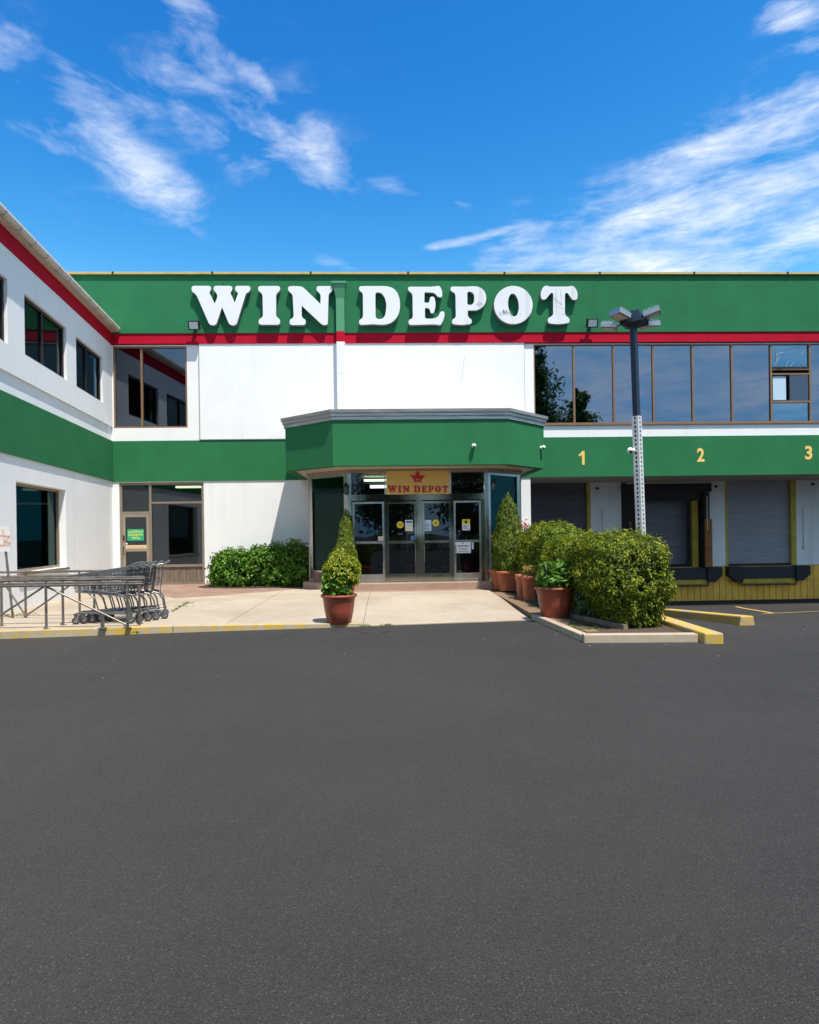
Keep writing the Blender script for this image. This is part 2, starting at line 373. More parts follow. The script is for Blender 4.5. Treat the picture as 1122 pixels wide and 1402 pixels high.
# ------------------------------------------------------------------ mesh tools
class MB:
    def __init__(self): self.v = []; self.f = []; self.s = []; self.p = []
    def add(self, vs, fs, smooth=False):
        o = len(self.v); self.p.append((o, len(vs), len(self.f), len(fs))); self.v += [tuple(p) for p in vs]; self.f += [tuple(i+o for i in f) for f in fs]; self.s += [smooth]*len(fs); return self
    def box(self, x0, x1, y0, y1, z0, z1, M=None):
        vs = [Vector(p) for p in ((x0, y0, z0), (x1, y0, z0), (x1, y1, z0), (x0, y1, z0), (x0, y0, z1), (x1, y0, z1), (x1, y1, z1), (x0, y1, z1))]
        if M is not None: vs = [M @ p for p in vs]
        return self.add(vs, [(0, 3, 2, 1), (4, 5, 6, 7), (0, 1, 5, 4), (1, 2, 6, 5), (2, 3, 7, 6), (3, 0, 4, 7)])
    def tube(self, p0, p1, r, n=8, r1=None, cap=True):
        p0 = Vector(p0); p1 = Vector(p1); d = (p1-p0)
        if d.length < 1e-6: return self
        q = d.to_track_quat('Z', 'Y'); r1 = r if r1 is None else r1
        vs = []
        for p, rr in ((p0, r), (p1, r1)):
            for i in range(n):
                a = 2*math.pi*i/n; vs.append(p + q @ Vector((rr*math.cos(a), rr*math.sin(a), 0)))
        fs = [(i, (i+1) % n, n+(i+1) % n, n+i) for i in range(n)]
        self.add(vs, fs, n > 6)
        if cap: self.add(vs[:n], [tuple(range(n))[::-1]]); self.add(vs[n:], [tuple(range(n))])
        return self
    def path(self, pts, r, n=6):
        for a, b in zip(pts[:-1], pts[1:]): self.tube(a, b, r, n)
        return self
    def lathe(self, prof, c, n=32, M=None):
        vs = []
        for r, z in prof:
            for i in range(n):
                a = 2*math.pi*i/n; p = Vector((r*math.cos(a), r*math.sin(a), z))
                if M is not None: p = M @ p
                vs.append(p+Vector(c))
        fs = [(j*n+i, j*n+(i+1) % n, (j+1)*n+(i+1) % n, (j+1)*n+i) for j in range(len(prof)-1) for i in range(n)]
        return self.add(vs, fs, True)
    def prism(self, poly, z0, z1, M=None):
        n = len(poly)
        vs = [Vector((x, y, z0)) for x, y in poly]+[Vector((x, y, z1)) for x, y in poly]
        if M is not None: vs = [M @ p for p in vs]
        return self.add(vs, [tuple(range(n))[::-1], tuple(range(n, 2*n))]+[(i, (i+1) % n, n+(i+1) % n, n+i) for i in range(n)])
    def groups(self, eps=.02):
        """pieces that touch each other form one object"""
        P = self.p; n = len(P)
        if n < 2 or n > 260: return [list(range(n))]
        bb = []
        for (vo, vn, fo, fn) in P:
            a = np.array(self.v[vo:vo+vn]); bb.append((a.min(0)-eps/2, a.max(0)+eps/2))
        lo = np.array([b[0] for b in bb]); hi = np.array([b[1] for b in bb]); lab = -np.ones(n, int); k = 0
        for i in range(n):
            if lab[i] >= 0: continue
            st = [i]; lab[i] = k
            while st:
                j = st.pop(); hit = np.where((lab < 0) & np.all(lo <= hi[j], 1) & np.all(hi >= lo[j], 1))[0]
                lab[hit] = k; st += list(hit)
            k += 1
        return [list(np.where(lab == q)[0]) for q in range(k)]
    def build(self, name, m, parent=None, fix=True, bevel=0, origin=None):
        gs = self.groups() if parent is not None else [None]
        if len(gs) > 1 and len(gs) <= 60:
            first = None
            for g in gs:
                q = MB()
                for i in g:
                    vo, vn, fo, fn = self.p[i]
                    q.add(self.v[vo:vo+vn], [tuple(x-vo for x in f) for f in self.f[fo:fo+fn]])
                    q.s[-fn:] = self.s[fo:fo+fn]
                o = q.build_one(name, m, parent, fix, bevel, origin); first = first or o
            return first
        return self.build_one(name, m, parent, fix, bevel, origin)
    def build_one(self, name, m, parent=None, fix=True, bevel=0, origin=None):
        me = bpy.data.meshes.new(name)
        o_ = Vector(origin) if origin is not None else Vector((0, 0, 0))
        me.from_pydata([(p[0]-o_[0], p[1]-o_[1], p[2]-o_[2]) for p in self.v], [], self.f)
        me.polygons.foreach_set('use_smooth', self.s)
        if fix:
            bm = bmesh.new(); bm.from_mesh(me); bmesh.ops.recalc_face_normals(bm, faces=bm.faces); bm.to_mesh(me); bm.free()
        me.materials.append(m); me.update()
        ob = bpy.data.objects.new(name, me); COL.objects.link(ob)
        ob.location = o_
        if parent is not None:
            ob.parent = parent
            w = parent
            off = Vector((0, 0, 0))
            while w is not None: off = off + Vector(w.location); w = w.parent
            ob.location = Vector(ob.location)-off
        if bevel > 0:
            b = ob.modifiers.new('bevel', 'BEVEL'); b.width = bevel; b.segments = 2; b.limit_method = 'ANGLE'
        return ob
def tag(o, label=None, cat=None, group=None, kind=None):
    if label: o['label'] = label
    if cat: o['category'] = cat
    if group: o['group'] = group
    if kind: o['kind'] = kind
    return o
def thing(name, loc, label, cat, group=None):
    o = bpy.data.objects.new(name, None); COL.objects.link(o); o.location = loc; o.empty_display_size = .2
    return tag(o, label, cat, group)
def copy_tree(o, parent=None):
    c = o.copy(); COL.objects.link(c); c.parent = parent
    for ch in list(o.children): copy_tree(ch, c)
    return c
def sheet_wall(name, m, s0, s1, z0, z1, holes, T, depth=.2, parent=None, dh=None):
    """wall face with real openings and reveals; T maps (s, inward, z) to the world"""
    S = sorted({s0, s1, *[h[0] for h in holes], *[h[1] for h in holes]}); Z = sorted({z0, z1, *[h[2] for h in holes], *[h[3] for h in holes]})
    mb = MB()
    inside = lambda s, z: any(h[0] < s < h[1] and h[2] < z < h[3] for h in holes)
    for i in range(len(S)-1):
        for j in range(len(Z)-1):
            if inside((S[i]+S[i+1])/2, (Z[j]+Z[j+1])/2): continue
            mb.add([T(S[i], 0, Z[j]), T(S[i+1], 0, Z[j]), T(S[i+1], 0, Z[j+1]), T(S[i], 0, Z[j+1])], [(0, 1, 2, 3)])
    for a, b, c, d in list(holes)+[(s0, s1, z0, z1)]:
        for p, q in (((a, c), (b, c)), ((b, c), (b, d)), ((b, d), (a, d)), ((a, d), (a, c))):
            mb.add([T(p[0], 0, p[1]), T(q[0], 0, q[1]), T(q[0], depth, q[1]), T(p[0], depth, p[1])], [(0, 1, 2, 3)])
    return mb.build(name, m, parent, fix=False)

# ------------------------------------------------------------------ flat outline shapes (letters)
def fillet(pts, r):
    out_ = []; n = len(pts)
    for i in range(n):
        p = Vector(pts[i][:2]); a = Vector(pts[i-1][:2]); b = Vector(pts[(i+1) % n][:2])
        rr = pts[i][2] if len(pts[i]) > 2 else r
        la, lb = (a-p).length, (b-p).length
        t1 = p+(a-p)*min(rr/la, .5); t2 = p+(b-p)*min(rr/lb, .5)
        for k in range(6):
            t = k/5; out_.append(tuple(t1*(1-t)**2+p*2*t*(1-t)+t2*t*t))
    res = [out_[0]]
    for q in out_[1:]:
        if (Vector(q)-Vector(res[-1])).length > 1e-4: res.append(q)
    return res
def Zm(pts, ox, oy, s): return [(ox+p[0]/s, oy+p[1]/s, *([p[2]/s] if len(p) > 2 else [])) for p in pts]
LET = {}
LET['W'] = [fillet(Zm([(88, 76), (388, 76), (385, 150), (360, 178, 18), (442, 350, 8), (490, 240), (465, 180, 25), (426, 150), (428, 76), (714, 76), (712, 150), (683, 182, 18), (750, 335, 8), (802, 188, 15), (755, 150), (758, 76), (992, 76), (990, 160), (925, 192, 30), (775, 684, 50), (672, 684, 50), (556, 408, 8), (465, 684, 50), (366, 684, 50), (160, 212, 40), (86, 160)], 255, 385, 11.22), 4.2)]
LET['I'] = [fillet(Zm([(82, 65), (365, 65), (365, 130), (313, 165), (312, 460), (366, 490), (364, 562), (90, 562), (88, 490), (145, 465), (138, 165), (82, 130)], 345, 385, 9.35), 4.2)]
LET['N'] = [fillet(Zm([(466, 66), (645, 68), (880, 294, 8), (882, 165), (828, 130), (830, 66), (1034, 66), (1034, 130), (985, 165), (974, 566, 30), (905, 566, 30), (640, 318, 8), (640, 470), (694, 495), (692, 566), (485, 566), (485, 495), (538, 470), (524, 170), (464, 130)], 345, 385, 9.35), 4.2)]
LET['D'] = [fillet(Zm([(60, 62), (385, 60, 60), (480, 90, 60), (535, 180, 60), (547, 290, 60), (532, 395, 60), (470, 482, 60), (370, 522, 60), (220, 512), (62, 522), (58, 462), (106, 438), (104, 142), (58, 115)], 485, 385, 8.63), 4.2),
            fillet(Zm([(253, 138), (310, 136, 30), (352, 175, 40), (380, 250, 40), (381, 330, 40), (365, 415, 30), (335, 448, 30), (280, 452), (255, 430)], 485, 385, 8.63), 3.5)]
LET['E'] = [fillet(Zm([(638, 68), (925, 70, 40), (1010, 56, 25), (1040, 110, 30), (1044, 194, 22), (990, 194, 25), (950, 140, 40), (833, 136, 15), (831, 256, 15), (885, 260, 20), (900, 186, 25), (948, 186, 25), (964, 260, 30), (962, 310, 30), (942, 384, 22), (905, 384, 22), (888, 322, 25), (838, 320, 15), (838, 446, 25), (950, 447, 50), (1005, 410, 30), (1018, 360, 25), (1066, 358, 25), (1072, 405, 40), (1050, 480, 30), (1022, 525, 15), (960, 514, 40), (645, 522), (642, 462), (694, 442), (690, 150), (636, 115)], 485, 385, 8.63), 4.0)]
LET['P'] = [fillet(Zm([(148, 95), (380, 100, 60), (600, 88, 90), (708, 140, 70), (760, 235, 70), (760, 345, 70), (712, 445, 70), (610, 505, 60), (448, 508, 8), (446, 615, 40), (518, 665, 40), (510, 735, 40), (345, 755, 60), (175, 738, 40), (172, 660, 40), (240, 630, 40), (233, 210, 50), (148, 175, 40)], 605, 385, 12.47), 4.2),
            fillet(Zm([(438, 186), (500, 186, 25), (548, 225, 35), (556, 300, 40), (545, 375, 35), (508, 410, 25), (438, 408)], 605, 385, 12.47), 2.5)]
def ell(cx, cy, rx, ry, tilt=0, n=40):
    return [(cx+rx*math.cos(a)*math.cos(tilt)-ry*math.sin(a)*math.sin(tilt), cy+rx*math.cos(a)*math.sin(tilt)+ry*math.sin(a)*math.cos(tilt)) for a in [2*math.pi*i/n for i in range(n)]]
LET['O'] = [ell(702.9, 418.1, 26.5, 26.2), ell(703.1, 418.1, 7.2, 15.6, -.09)]
LET['T'] = [fillet(Zm([(585, 62, 25), (640, 80, 20), (890, 80, 20), (965, 66, 25), (1015, 120, 50), (1032, 195, 40), (1020, 268, 30), (955, 270, 30), (915, 205, 40), (885, 166, 14), (853, 178, 12), (852, 480, 30), (920, 525, 35), (915, 588, 35), (765, 610, 60), (615, 592, 35), (608, 525, 35), (688, 480, 30), (688, 178, 12), (660, 164, 14), (620, 215, 40), (575, 270, 35), (520, 255, 35), (510, 175, 50), (540, 95, 50)], 690, 385, 10.2), 4.0)]
def shape_mesh(name, loops, extr, bev, to_world, m, parent, origin):
    """loops: 2D outlines in metres; to_world maps (x, y, h) with h = height over the wall"""
    cu = bpy.data.curves.new(name, 'CURVE'); cu.dimensions = '2D'; cu.fill_mode = 'BOTH'; cu.extrude = extr; cu.bevel_depth = bev; cu.bevel_resolution = 2; cu.offset = -bev
    for lp in loops:
        sp = cu.splines.new('POLY'); sp.points.add(len(lp)-1)
        for i, p in enumerate(lp): sp.points[i].co = (p[0], p[1], 0, 1)
        sp.use_cyclic_u = True
    ob = bpy.data.objects.new(name, cu); COL.objects.link(ob)
    dg = bpy.context.evaluated_depsgraph_get(); me = bpy.data.meshes.new_from_object(ob.evaluated_get(dg))
    bpy.data.objects.remove(ob)
    mb = MB(); mb.add([to_world(*v.co) for v in me.vertices], [tuple(p.vertices) for p in me.polygons])
    return mb.build(name, m, parent, origin=origin)

# ------------------------------------------------------------------ levels
F = 20.5                       # main facade plane
Z_WALK = .12
Z_BAND0, Z_BAND1 = 3.30, 4.55
Z_SILL, Z_RED0, Z_RED1, Z_TOP = 4.98, 7.50, 7.83, 9.62
XC = -8.33                     # corner with the wing
D2 = 23.2                      # dock wall plane
TF = lambda s, d, z: (s, F+d, z)

# ------------------------------------------------------------------ ground
def ground_z(x, y):
    t = min(max((y-10.5)/(D2-10.5), 0), 1); t = t*t*(3-2*t)*.35+t*.65
    w = min(max((x-4.62)/.16, 0), 1)
    return -1.08*t*w
xs = [-400, -150, -60, -25, -12, -6, -3, 0, 2, 3, 4, 4.3, 4.62, 4.7, 4.78, 5, 6, 7, 8, 10, 12, 14, 17, 20, 25, 40, 80, 150, 400]
ys = [-400, -150, -60, -25, -12, -6, -3, 0, 2, 4, 6, 8, 9, 10, 10.5, 11, 11.5, 12, 13, 14, 15, 16, 17, 18, 19, 20, 21, 22, 23.2, 26, 40, 80, 150, 500]
mb = MB(); vs = [(x, y, ground_z(x, y)) for y in ys for x in xs]; nx = len(xs)
mb.add(vs, [(j*nx+i, j*nx+i+1, (j+1)*nx+i+1, (j+1)*nx+i) for j in range(len(ys)-1) for i in range(nx-1)], True)
tag(mb.build('asphalt_lot', M_asphalt, fix=False), kind='structure')

# raised pavement in front of the entrance; the front edge follows the kerb line
KP = [(-30, 8.6), (-6.28, 10.72), (-3.56, 11.05), (-.51, 11.36), (2.62, 11.72)]   # outer foot of the kerb
def off_y(p, d): return (p[0], p[1]+d)
def kerb_y(x):
    for a, b in zip(KP[:-1], KP[1:]):
        if a[0] <= x <= b[0]: return a[1]+(b[1]-a[1])*(x-a[0])/(b[0]-a[0])
    return KP[-1][1] if x > 0 else KP[0][1]
def front_z(x): return float(np.interp(x, [-7, -3.5, -.75, -.30, 2.7], [.12, .11, .055, .014, .014]))
def pave_z(x, y):
    t = min(max((y-kerb_y(x)-.1)/4.0, 0), 1); t = t*t*(3-2*t)
    return front_z(x)*(1-t)+Z_WALK*t
edges = [-30, -12, -9, -7.2, -4.9, -2.75, -.42, 2.60]
def pave_sheet(name, m, xa, xb, dz, g):
    X = np.linspace(xa+g, xb-g, max(2, int((xb-xa)/.5))); vs = []; T_ = [.15, .5, 1, 1.5, 2, 2.5, 3, 3.5, 4.2, 6, 20]
    for q in T_:
        for x in X:
            y = min(kerb_y(x)+q, 20.5); vs.append((x, y, pave_z(x, y)+dz))
    n = len(X)
    f = [(j*n+i, j*n+i+1, (j+1)*n+i+1, (j+1)*n+i) for j in range(len(T_)-1) for i in range(n-1)]
    # skirts down into the ground
    k = len(vs); vs += [(x, y, -.05) for x, y, z in vs[:n]]; f += [(i, i+1, k+i+1, k+i) for i in range(n-1)]
    for i0 in (0, n-1):
        col_ = [vs[j*n+i0] for j in range(len(T_))]; k = len(vs); vs += [(x, y, -.05) for x, y, z in col_]
        f += [(j*n+i0, (j+1)*n+i0, k+j+1, k+j) for j in range(len(T_)-1)]
    mb = MB(); mb.add(vs, f); return mb.build(name, m, fix=False)
for a, b in zip(edges[:-1], edges[1:]): tag(pave_sheet('pavement', M_conc, a, b, 0, .006), kind='structure')
for b in edges[1:-1]: tag(pave_sheet('pavement_joint', M_crack, b-.012, b+.012, -.008, 0), kind='structure')
def kerb(name, a, b, m, za, zb, w=.15, z0=-.05):
    """a run of kerb stones, top falling from za to zb"""
    L = math.hypot(b[0]-a[0], b[1]-a[1]); n = max(1, int(L/2.4)); ux, uy = (b[0]-a[0])/L, (b[1]-a[1])/L
    for k in range(n):
        f0, f1 = k/n, (k+1)/n; g = .004
        p = (a[0]+(b[0]-a[0])*f0+ux*g, a[1]+(b[1]-a[1])*f0+uy*g); q = (a[0]+(b[0]-a[0])*f1-ux*g, a[1]+(b[1]-a[1])*f1-uy*g)
        h0 = za+(zb-za)*f0; h1 = za+(zb-za)*f1
        mb = MB(); c4 = [p, q, (q[0]-uy*w, q[1]+ux*w), (p[0]-uy*w, p[1]+ux*w)]
        mb.add([(x, y, z0) for x, y in c4]+[(x, y, h) for (x, y), h in zip(c4, (h0, h1, h1, h0))], [(3, 2, 1, 0), (4, 5, 6, 7), (0, 1, 5, 4), (1, 2, 6, 5), (2, 3, 7, 6), (3, 0, 4, 7)])
        tag(mb.build(name, m, bevel=.010 if min(h0, h1) > .04 else .003), kind='structure')
ck = lambda x: (x, kerb_y(x))
kerb('kerb', KP[0], KP[1], M_kerb_y, .123, .123); kerb('kerb', KP[1], KP[2], M_kerb_y, .123, .113); kerb('kerb', KP[2], ck(-.44), M_kerb_y, .113, .058)
kerb('kerb', ck(-.44), KP[4], M_conc2, .017, .017)

# brick strip along the building
BP = [atZ(200, 809, Z_WALK), atZ(240, 819, Z_WALK), atZ(290, 816, Z_WALK), atZ(360, 810.5, Z_WALK), atZ(440, 803.5, Z_WALK), (-1.3, 16.75), (2.59, 16.75), (2.59, 20.49), (-8.2, 20.49), (-8.1, 19)]
mb = MB(); mb.prism(BP, Z_WALK-.02, Z_WALK+.004); tag(mb.build('brick_paving', M_brick), kind='structure')
# entrance step
EL, ER, EY = -.90, 2.64, 17.45
OL, OR_, OY = (-2.12, 18.45), (3.80, 18.42), 18.45
mb = MB(); mb.prism([(-1.25, 17.12), (2.85, 17.12), (4.0, 18.2), (4.0, 20.48), (-2.3, 20.48), (-2.3, 18.2)], .0, .30)
M_step = concrete_mat('step_stone', (.40, .28, .21))
tag(mb.build('entrance_step', M_step, bevel=.01), kind='structure')

# planting bed on the right and its kerbs
PB = [(2.62, 11.72), (2.80, 9.35), (4.52, 9.22), (4.62, 20.5), (2.61, 20.5)]
mb = MB(); mb.prism([(2.70, 11.75), (2.93, 9.50), (4.45, 9.40), (4.50, 20.45), (2.64, 20.45)], -.9, .075)
tag(mb.build('planting_bed', M_mulch), kind='structure')
mb = MB(); mb.prism([(2.66, 20.4), (2.66, 11.85), (2.98, 9.75), (3.18, 9.75), (3.02, 12.3), (3.0, 20.4)], .0, .09)
M_path = concrete_mat('planter_brick_edge', (.24, .17, .11))
tag(mb.build('bed_edging', M_path), kind='structure')
kerb('kerb', (2.62, 11.86), (2.80, 9.42), M_conc2, .10, .10, .13); kerb('kerb', (2.80, 9.28), (4.40, 9.15), M_conc2, .115, .115, .16)
mb = MB(); mb.box(4.50, 4.66, 12.4, 20.5, -1.2, .10); tag(mb.build('retaining_kerb', M_conc2), kind='structure')
# white moss / timber edging strip inside the bed
mb = MB(); mb.prism([(3.02, 12.2), (3.62, 9.95), (3.70, 9.98), (3.10, 12.22)], .05, .15)
tag(mb.build('timber_edging', M_wood), kind='structure')

# yellow kerb blocks (things)
def block(name, pts, z0, z1, label):
    mb = MB(); n = len(pts)
    mb.prism(pts, z0, z1)
    o = mb.build(name, M_block_y, origin=(pts[0][0], pts[0][1], 0), bevel=.025)
    return tag(o, label, 'kerb block', None)
block('kerb_block', [(4.42, 9.02), (4.68, 8.98), (4.70, 11.2), (4.44, 11.2)], -.08, .15, 'chipped yellow kerb block at the front corner of the planting bed')
block('kerb_block', [(4.45, 11.27), (4.82, 11.27), (4.82, 12.3), (4.45, 12.3)], -.3, .24, 'shorter beige and yellow kerb block tucked against the big hedge')
mb = MB()
vs = []
for (x, y) in ((5.86, 10.75), (6.14, 10.75), (6.14, 13.9), (5.86, 13.9)):
    vs.append((x, y, ground_z(x, y)-.05))
for (x, y) in ((5.86, 10.75), (6.14, 10.75), (6.14, 13.9), (5.86, 13.9)):
    vs.append((x+(.03 if x < 6 else -.03), y, ground_z(x, y)+.155))
mb.add(vs, [(0, 3, 2, 1), (4, 5, 6, 7), (0, 1, 5, 4), (1, 2, 6, 5), (2, 3, 7, 6), (3, 0, 4, 7)])
tag(mb.build('wheel_stop', M_block_y, origin=(6, 10.75, 0), bevel=.02), 'long yellow topped concrete wheel stop lying apart on the asphalt by the docks', 'wheel stop')
# worn yellow lines by the docks, laid on the slope
M_line = painted_kerb_mat('worn_line', .40)
mb = MB()
def gl(u, v, it=8):
    z = 0
    for _ in range(it):
        x, y = atZ(u, v, z); z = ground_z(x, y)
    return Vector((x, y, z+.006))
for a, b in (((1008, 829), (1058, 839.5)), ((1043, 840.5), (1125, 836.5)), ((1125, 836.5), (1190, 833))):
    p, q = gl(*a), gl(*b); d = (q-p); d.z = 0; d.normalize(); w = Vector((-d.y, d.x, 0))*.05
    n = 5
    for k in range(n):
        s = p+(q-p)*k/n; e = p+(q-p)*(k+1)/n
        vv = [s-w, e-w, e+w, s+w]
        mb.add([(t.x, t.y, ground_z(t.x, t.y)+.008) for t in vv], [(0, 1, 2, 3)])
tag(mb.build('painted_lines', M_line), kind='structure')

# ------------------------------------------------------------------ MAIN BUILDING
B = thing('warehouse_store', (0, F, 0), 'long two storey green and white warehouse store with red stripe and loading docks', 'building')
def part(mb, name, m, parent=B, **k): return mb.build(name, m, parent, **k)
# left upper window opening and the ribbon opening
WL = (-8.30, -6.06, 4.95, 7.46)
RX0, BAY, NB = 4.72, 1.268, 11
RIB = (RX0, RX0+BAY*NB, Z_SILL, 7.47)
XR = 26
sheet_wall('upper_wall', M_white, XC-.5, XR, Z_BAND1, Z_RED0, [WL, RIB], TF, .14, B)
mb = MB(); mb.box(-5.68, 4.42, F-.045, F+.02, Z_BAND1+.03, Z_RED0+.02); part(mb, 'raised_wall_panel', M_white)
mb = MB(); mb.box(-5.68, 4.42, F-.055, F-.0, Z_BAND1+.005, Z_BAND1+.03); part(mb, 'panel_shadow_line', M_alu)  # grey strip added as the shadow line under the raised panel
mb = MB(); mb.box(-5.683, -5.664, F-.0465, F-.04, Z_BAND1+.03, Z_RED0); mb.box(4.405, 4.42, F-.0465, F-.04, Z_BAND1+.03, Z_RED0)
part(mb, 'panel_joint', M_soffit2)
mb = MB(); mb.box(XC-.3, XR, F-.075, F+.2, Z_RED0+.02, Z_RED1); part(mb, 'red_stripe', M_red)
mb = MB(); mb.box(XC-2.6, XR, F-.105, F+.3, Z_RED1, Z_TOP); part(mb, 'green_parapet', M_green)
mb = MB()
x = -11.2
while x < XR:
    mb.box(x+.006, min(x+3.0, XR)-.006, F-.18, F+.34, Z_TOP, Z_TOP+.065); x += 3.0
part(mb, 'coping', M_cap)
mb = MB()
x = -11.2+3.0
while x < XR: mb.box(x-.03, x+.03, F-.186, F-.17, Z_TOP-.012, Z_TOP+.072); x += 3.0
part(mb, 'coping_joint', M_dark)
sf = (-8.17, -5.60, .10, 3.27)   # storefront opening
VO = (-1.95, 3.65, .0, 3.2)
sheet_wall('lower_wall', M_white, XC-.5, 4.56, -.05, Z_BAND0, [sf, VO], TF, .18, B)
mb = MB(); mb.box(XC-.3, XR, F-.03, F+.05, Z_BAND0, Z_BAND1); part(mb, 'green_band', M_green2)
# dock recess
mb = MB(); mb.box(4.40, XR, F+.05, D2, Z_BAND0+.01, Z_BAND0+.12); part(mb, 'dock_soffit', M_soffit2)
mb = MB(); mb.box(4.36, 4.56, F+.185, D2, -1.2, Z_BAND0); part(mb, 'dock_side_wall', M_white)
# roof and hidden shell (keeps the rooms dark)
mb = MB(); mb.box(XC-2.5, XR, F+.3, 45, 9.0, 9.1); mb.box(XC-2.5, XR, 44.9, 45, -1, 9); mb.box(XR-.1, XR, F+.35, 45, -1, 9); part(mb, 'roof', M_soffit2)
Zd = .26; ZT = Z_BAND0+.01
piers = [(4.56, 4.62), (7.30, 8.42), (11.62, 12.2), (14.79, 15.95), (19.2, 19.8)]
mb = MB()
for a, b in piers: mb.box(a, b, D2, D2+.2, Zd, ZT)
mb.box(22.4, XR, D2, D2+.2, Zd, ZT)
part(mb, 'dock_wall', mat('dock_white', (.68, .69, .71), .85, bump=.3, bscale=40, var=.06, vscale=1.5, stain=.3))
mb = MB()
x = 4.56
while x < XR:
    mb.box(x+.011, x+.219, D2-.05, D2+.2, -1.3, -.295); mb.box(x+.011, x+.219, D2-.05, D2+.2, -.275, Zd-.02); x += .23
mb.box(4.56, XR, D2-.015, D2+.19, -1.3, Zd-.03)
part(mb, 'dock_base_boards', M_boards)
mb = MB(); mb.box(4.7, XR, D2-.12, D2-.05, -1.3, -.96); part(mb, 'base_shade_strip', M_dark)  # solid dark strip stands in for the shade at the dock foot
def shutter(x0, x1, z0, z1, y, nm='roller_door', label=None):
    mb = MB(); z = z0; prof = []
    h = .075
    while z < z1-.001:
        zz = min(z+h, z1)
        prof += [(z, 0), (z+h*.25, -.012), (z+h*.7, -.014), (zz-.006, 0)]; z += h
    vs = [(x0, y+d, zz) for zz, d in prof]+[(x1, y+d, zz) for zz, d in prof]; n = len(prof)
    mb.add(vs, [(i, n+i, n+i+1, i+1) for i in range(n-1)])
    o = mb.build(nm, M_shutter, B, fix=False)
    if label: o['label'] = label
    mb = MB(); mb.box(x0, x1, y-.04, y+.03, z0, z0+.07); mb.build('bottom_bar', M_rubber, o)
    return o
M_shutter_d = mat('shutter_dark', (.10, .10, .115), .55, .25, var=.3, vscale=2, stretch=(.4, 1, 3))
d1 = shutter(4.62, 7.18, Zd, ZT, D2+.10, label='dark roller door at the first loading bay'); d1.data.materials[0] = M_shutter_d
d2_ = shutter(9.15, 10.98, Zd, 3.0, D2+.45, label='roller door inside the black dock shelter'); d2_.data.materials[0] = mat('shutter_mid', (.17, .175, .21), .5, .25, var=.2, vscale=3, stretch=(.4, 1, 3))
shutter(12.30, 14.62, Zd, ZT, D2+.10, label='clean grey roller door at the third bay')
shutter(16.05, 19.1, Zd, ZT, D2+.10); shutter(19.9, 22.3, Zd, ZT, D2+.10)
# jambs
for a, b, nm in ((7.18, 7.30, 'yellow_jamb'), (12.2, 12.28, 'yellow_jamb'), (14.60, 14.79, 'yellow_jamb'), (19.1, 19.2, 'yellow_jamb'), (15.95, 16.05, 'yellow_jamb')):
    mb = MB(); mb.box(a, b, D2-.02, D2+.1, Zd, ZT-.004); part(mb, nm, M_yjamb)
# dock shelter of bay two
sh = thing('dock_shelter', (0, 0, 0), None, None); sh.parent = B; sh.location = (0, -F, 0)
for k in ('label', 'category'):
    if k in sh: del sh[k]
mb = MB(); mb.prism([(8.42, D2-.02), (8.80, D2-.38), (8.86, D2-.34), (8.86, D2+.15), (8.42, D2+.15)], Zd-.05, 2.95); mb.build('side_curtain', M_rubber, sh)
mb = MB(); mb.prism([(11.62, D2-.02), (11.30, D2-.38), (11.24, D2-.34), (11.24, D2+.15), (11.62, D2+.15)], Zd-.05, 2.95); mb.build('side_curtain', M_rubber, sh)
mb = MB(); mb.box(8.44, 11.60, D2-.22, D2+.15, 2.93, 3.24); mb.box(8.86, 11.24, D2-.20, D2+.02, 2.62, 2.93); mb.build('head_curtain', M_rubber, sh)
mb = MB(); mb.box(8.62, 8.95, D2-.26, D2+.05, Zd, 1.9); mb.build('orange_pad', M_orange, sh)
mb = MB(); mb.box(11.25, 11.50, D2-.42, D2-.05, Zd, 1.95); mb.build('orange_pad', M_orange, sh)
mb = MB(); mb.box(8.93, 9.02, D2-.28, D2+.05, .9, 2.7); mb.box(8.88, 9.13, D2-.02, D2+.1, Zd, 2.9); mb.build('yellow_post', M_yjamb, sh)
mb = MB(); mb.box(10.98, 11.18, D2-.05, D2+.1, Zd, 2.8); mb.box(11.05, 11.11, D2-.08, D2-.05, Zd, 2.8); mb.build('yellow_post', M_yjamb, sh)
mb = MB(); mb.box(11.31, 11.34, D2-.44, D2-.41, 1.55, 2.75); mb.build('torn_strip', M_soffit, sh)
mb = MB(); mb.box(8.5, 11.55, D2-.3, D2-.28, 3.225, 3.30); mb.build('torn_strip', M_soffit2, sh)
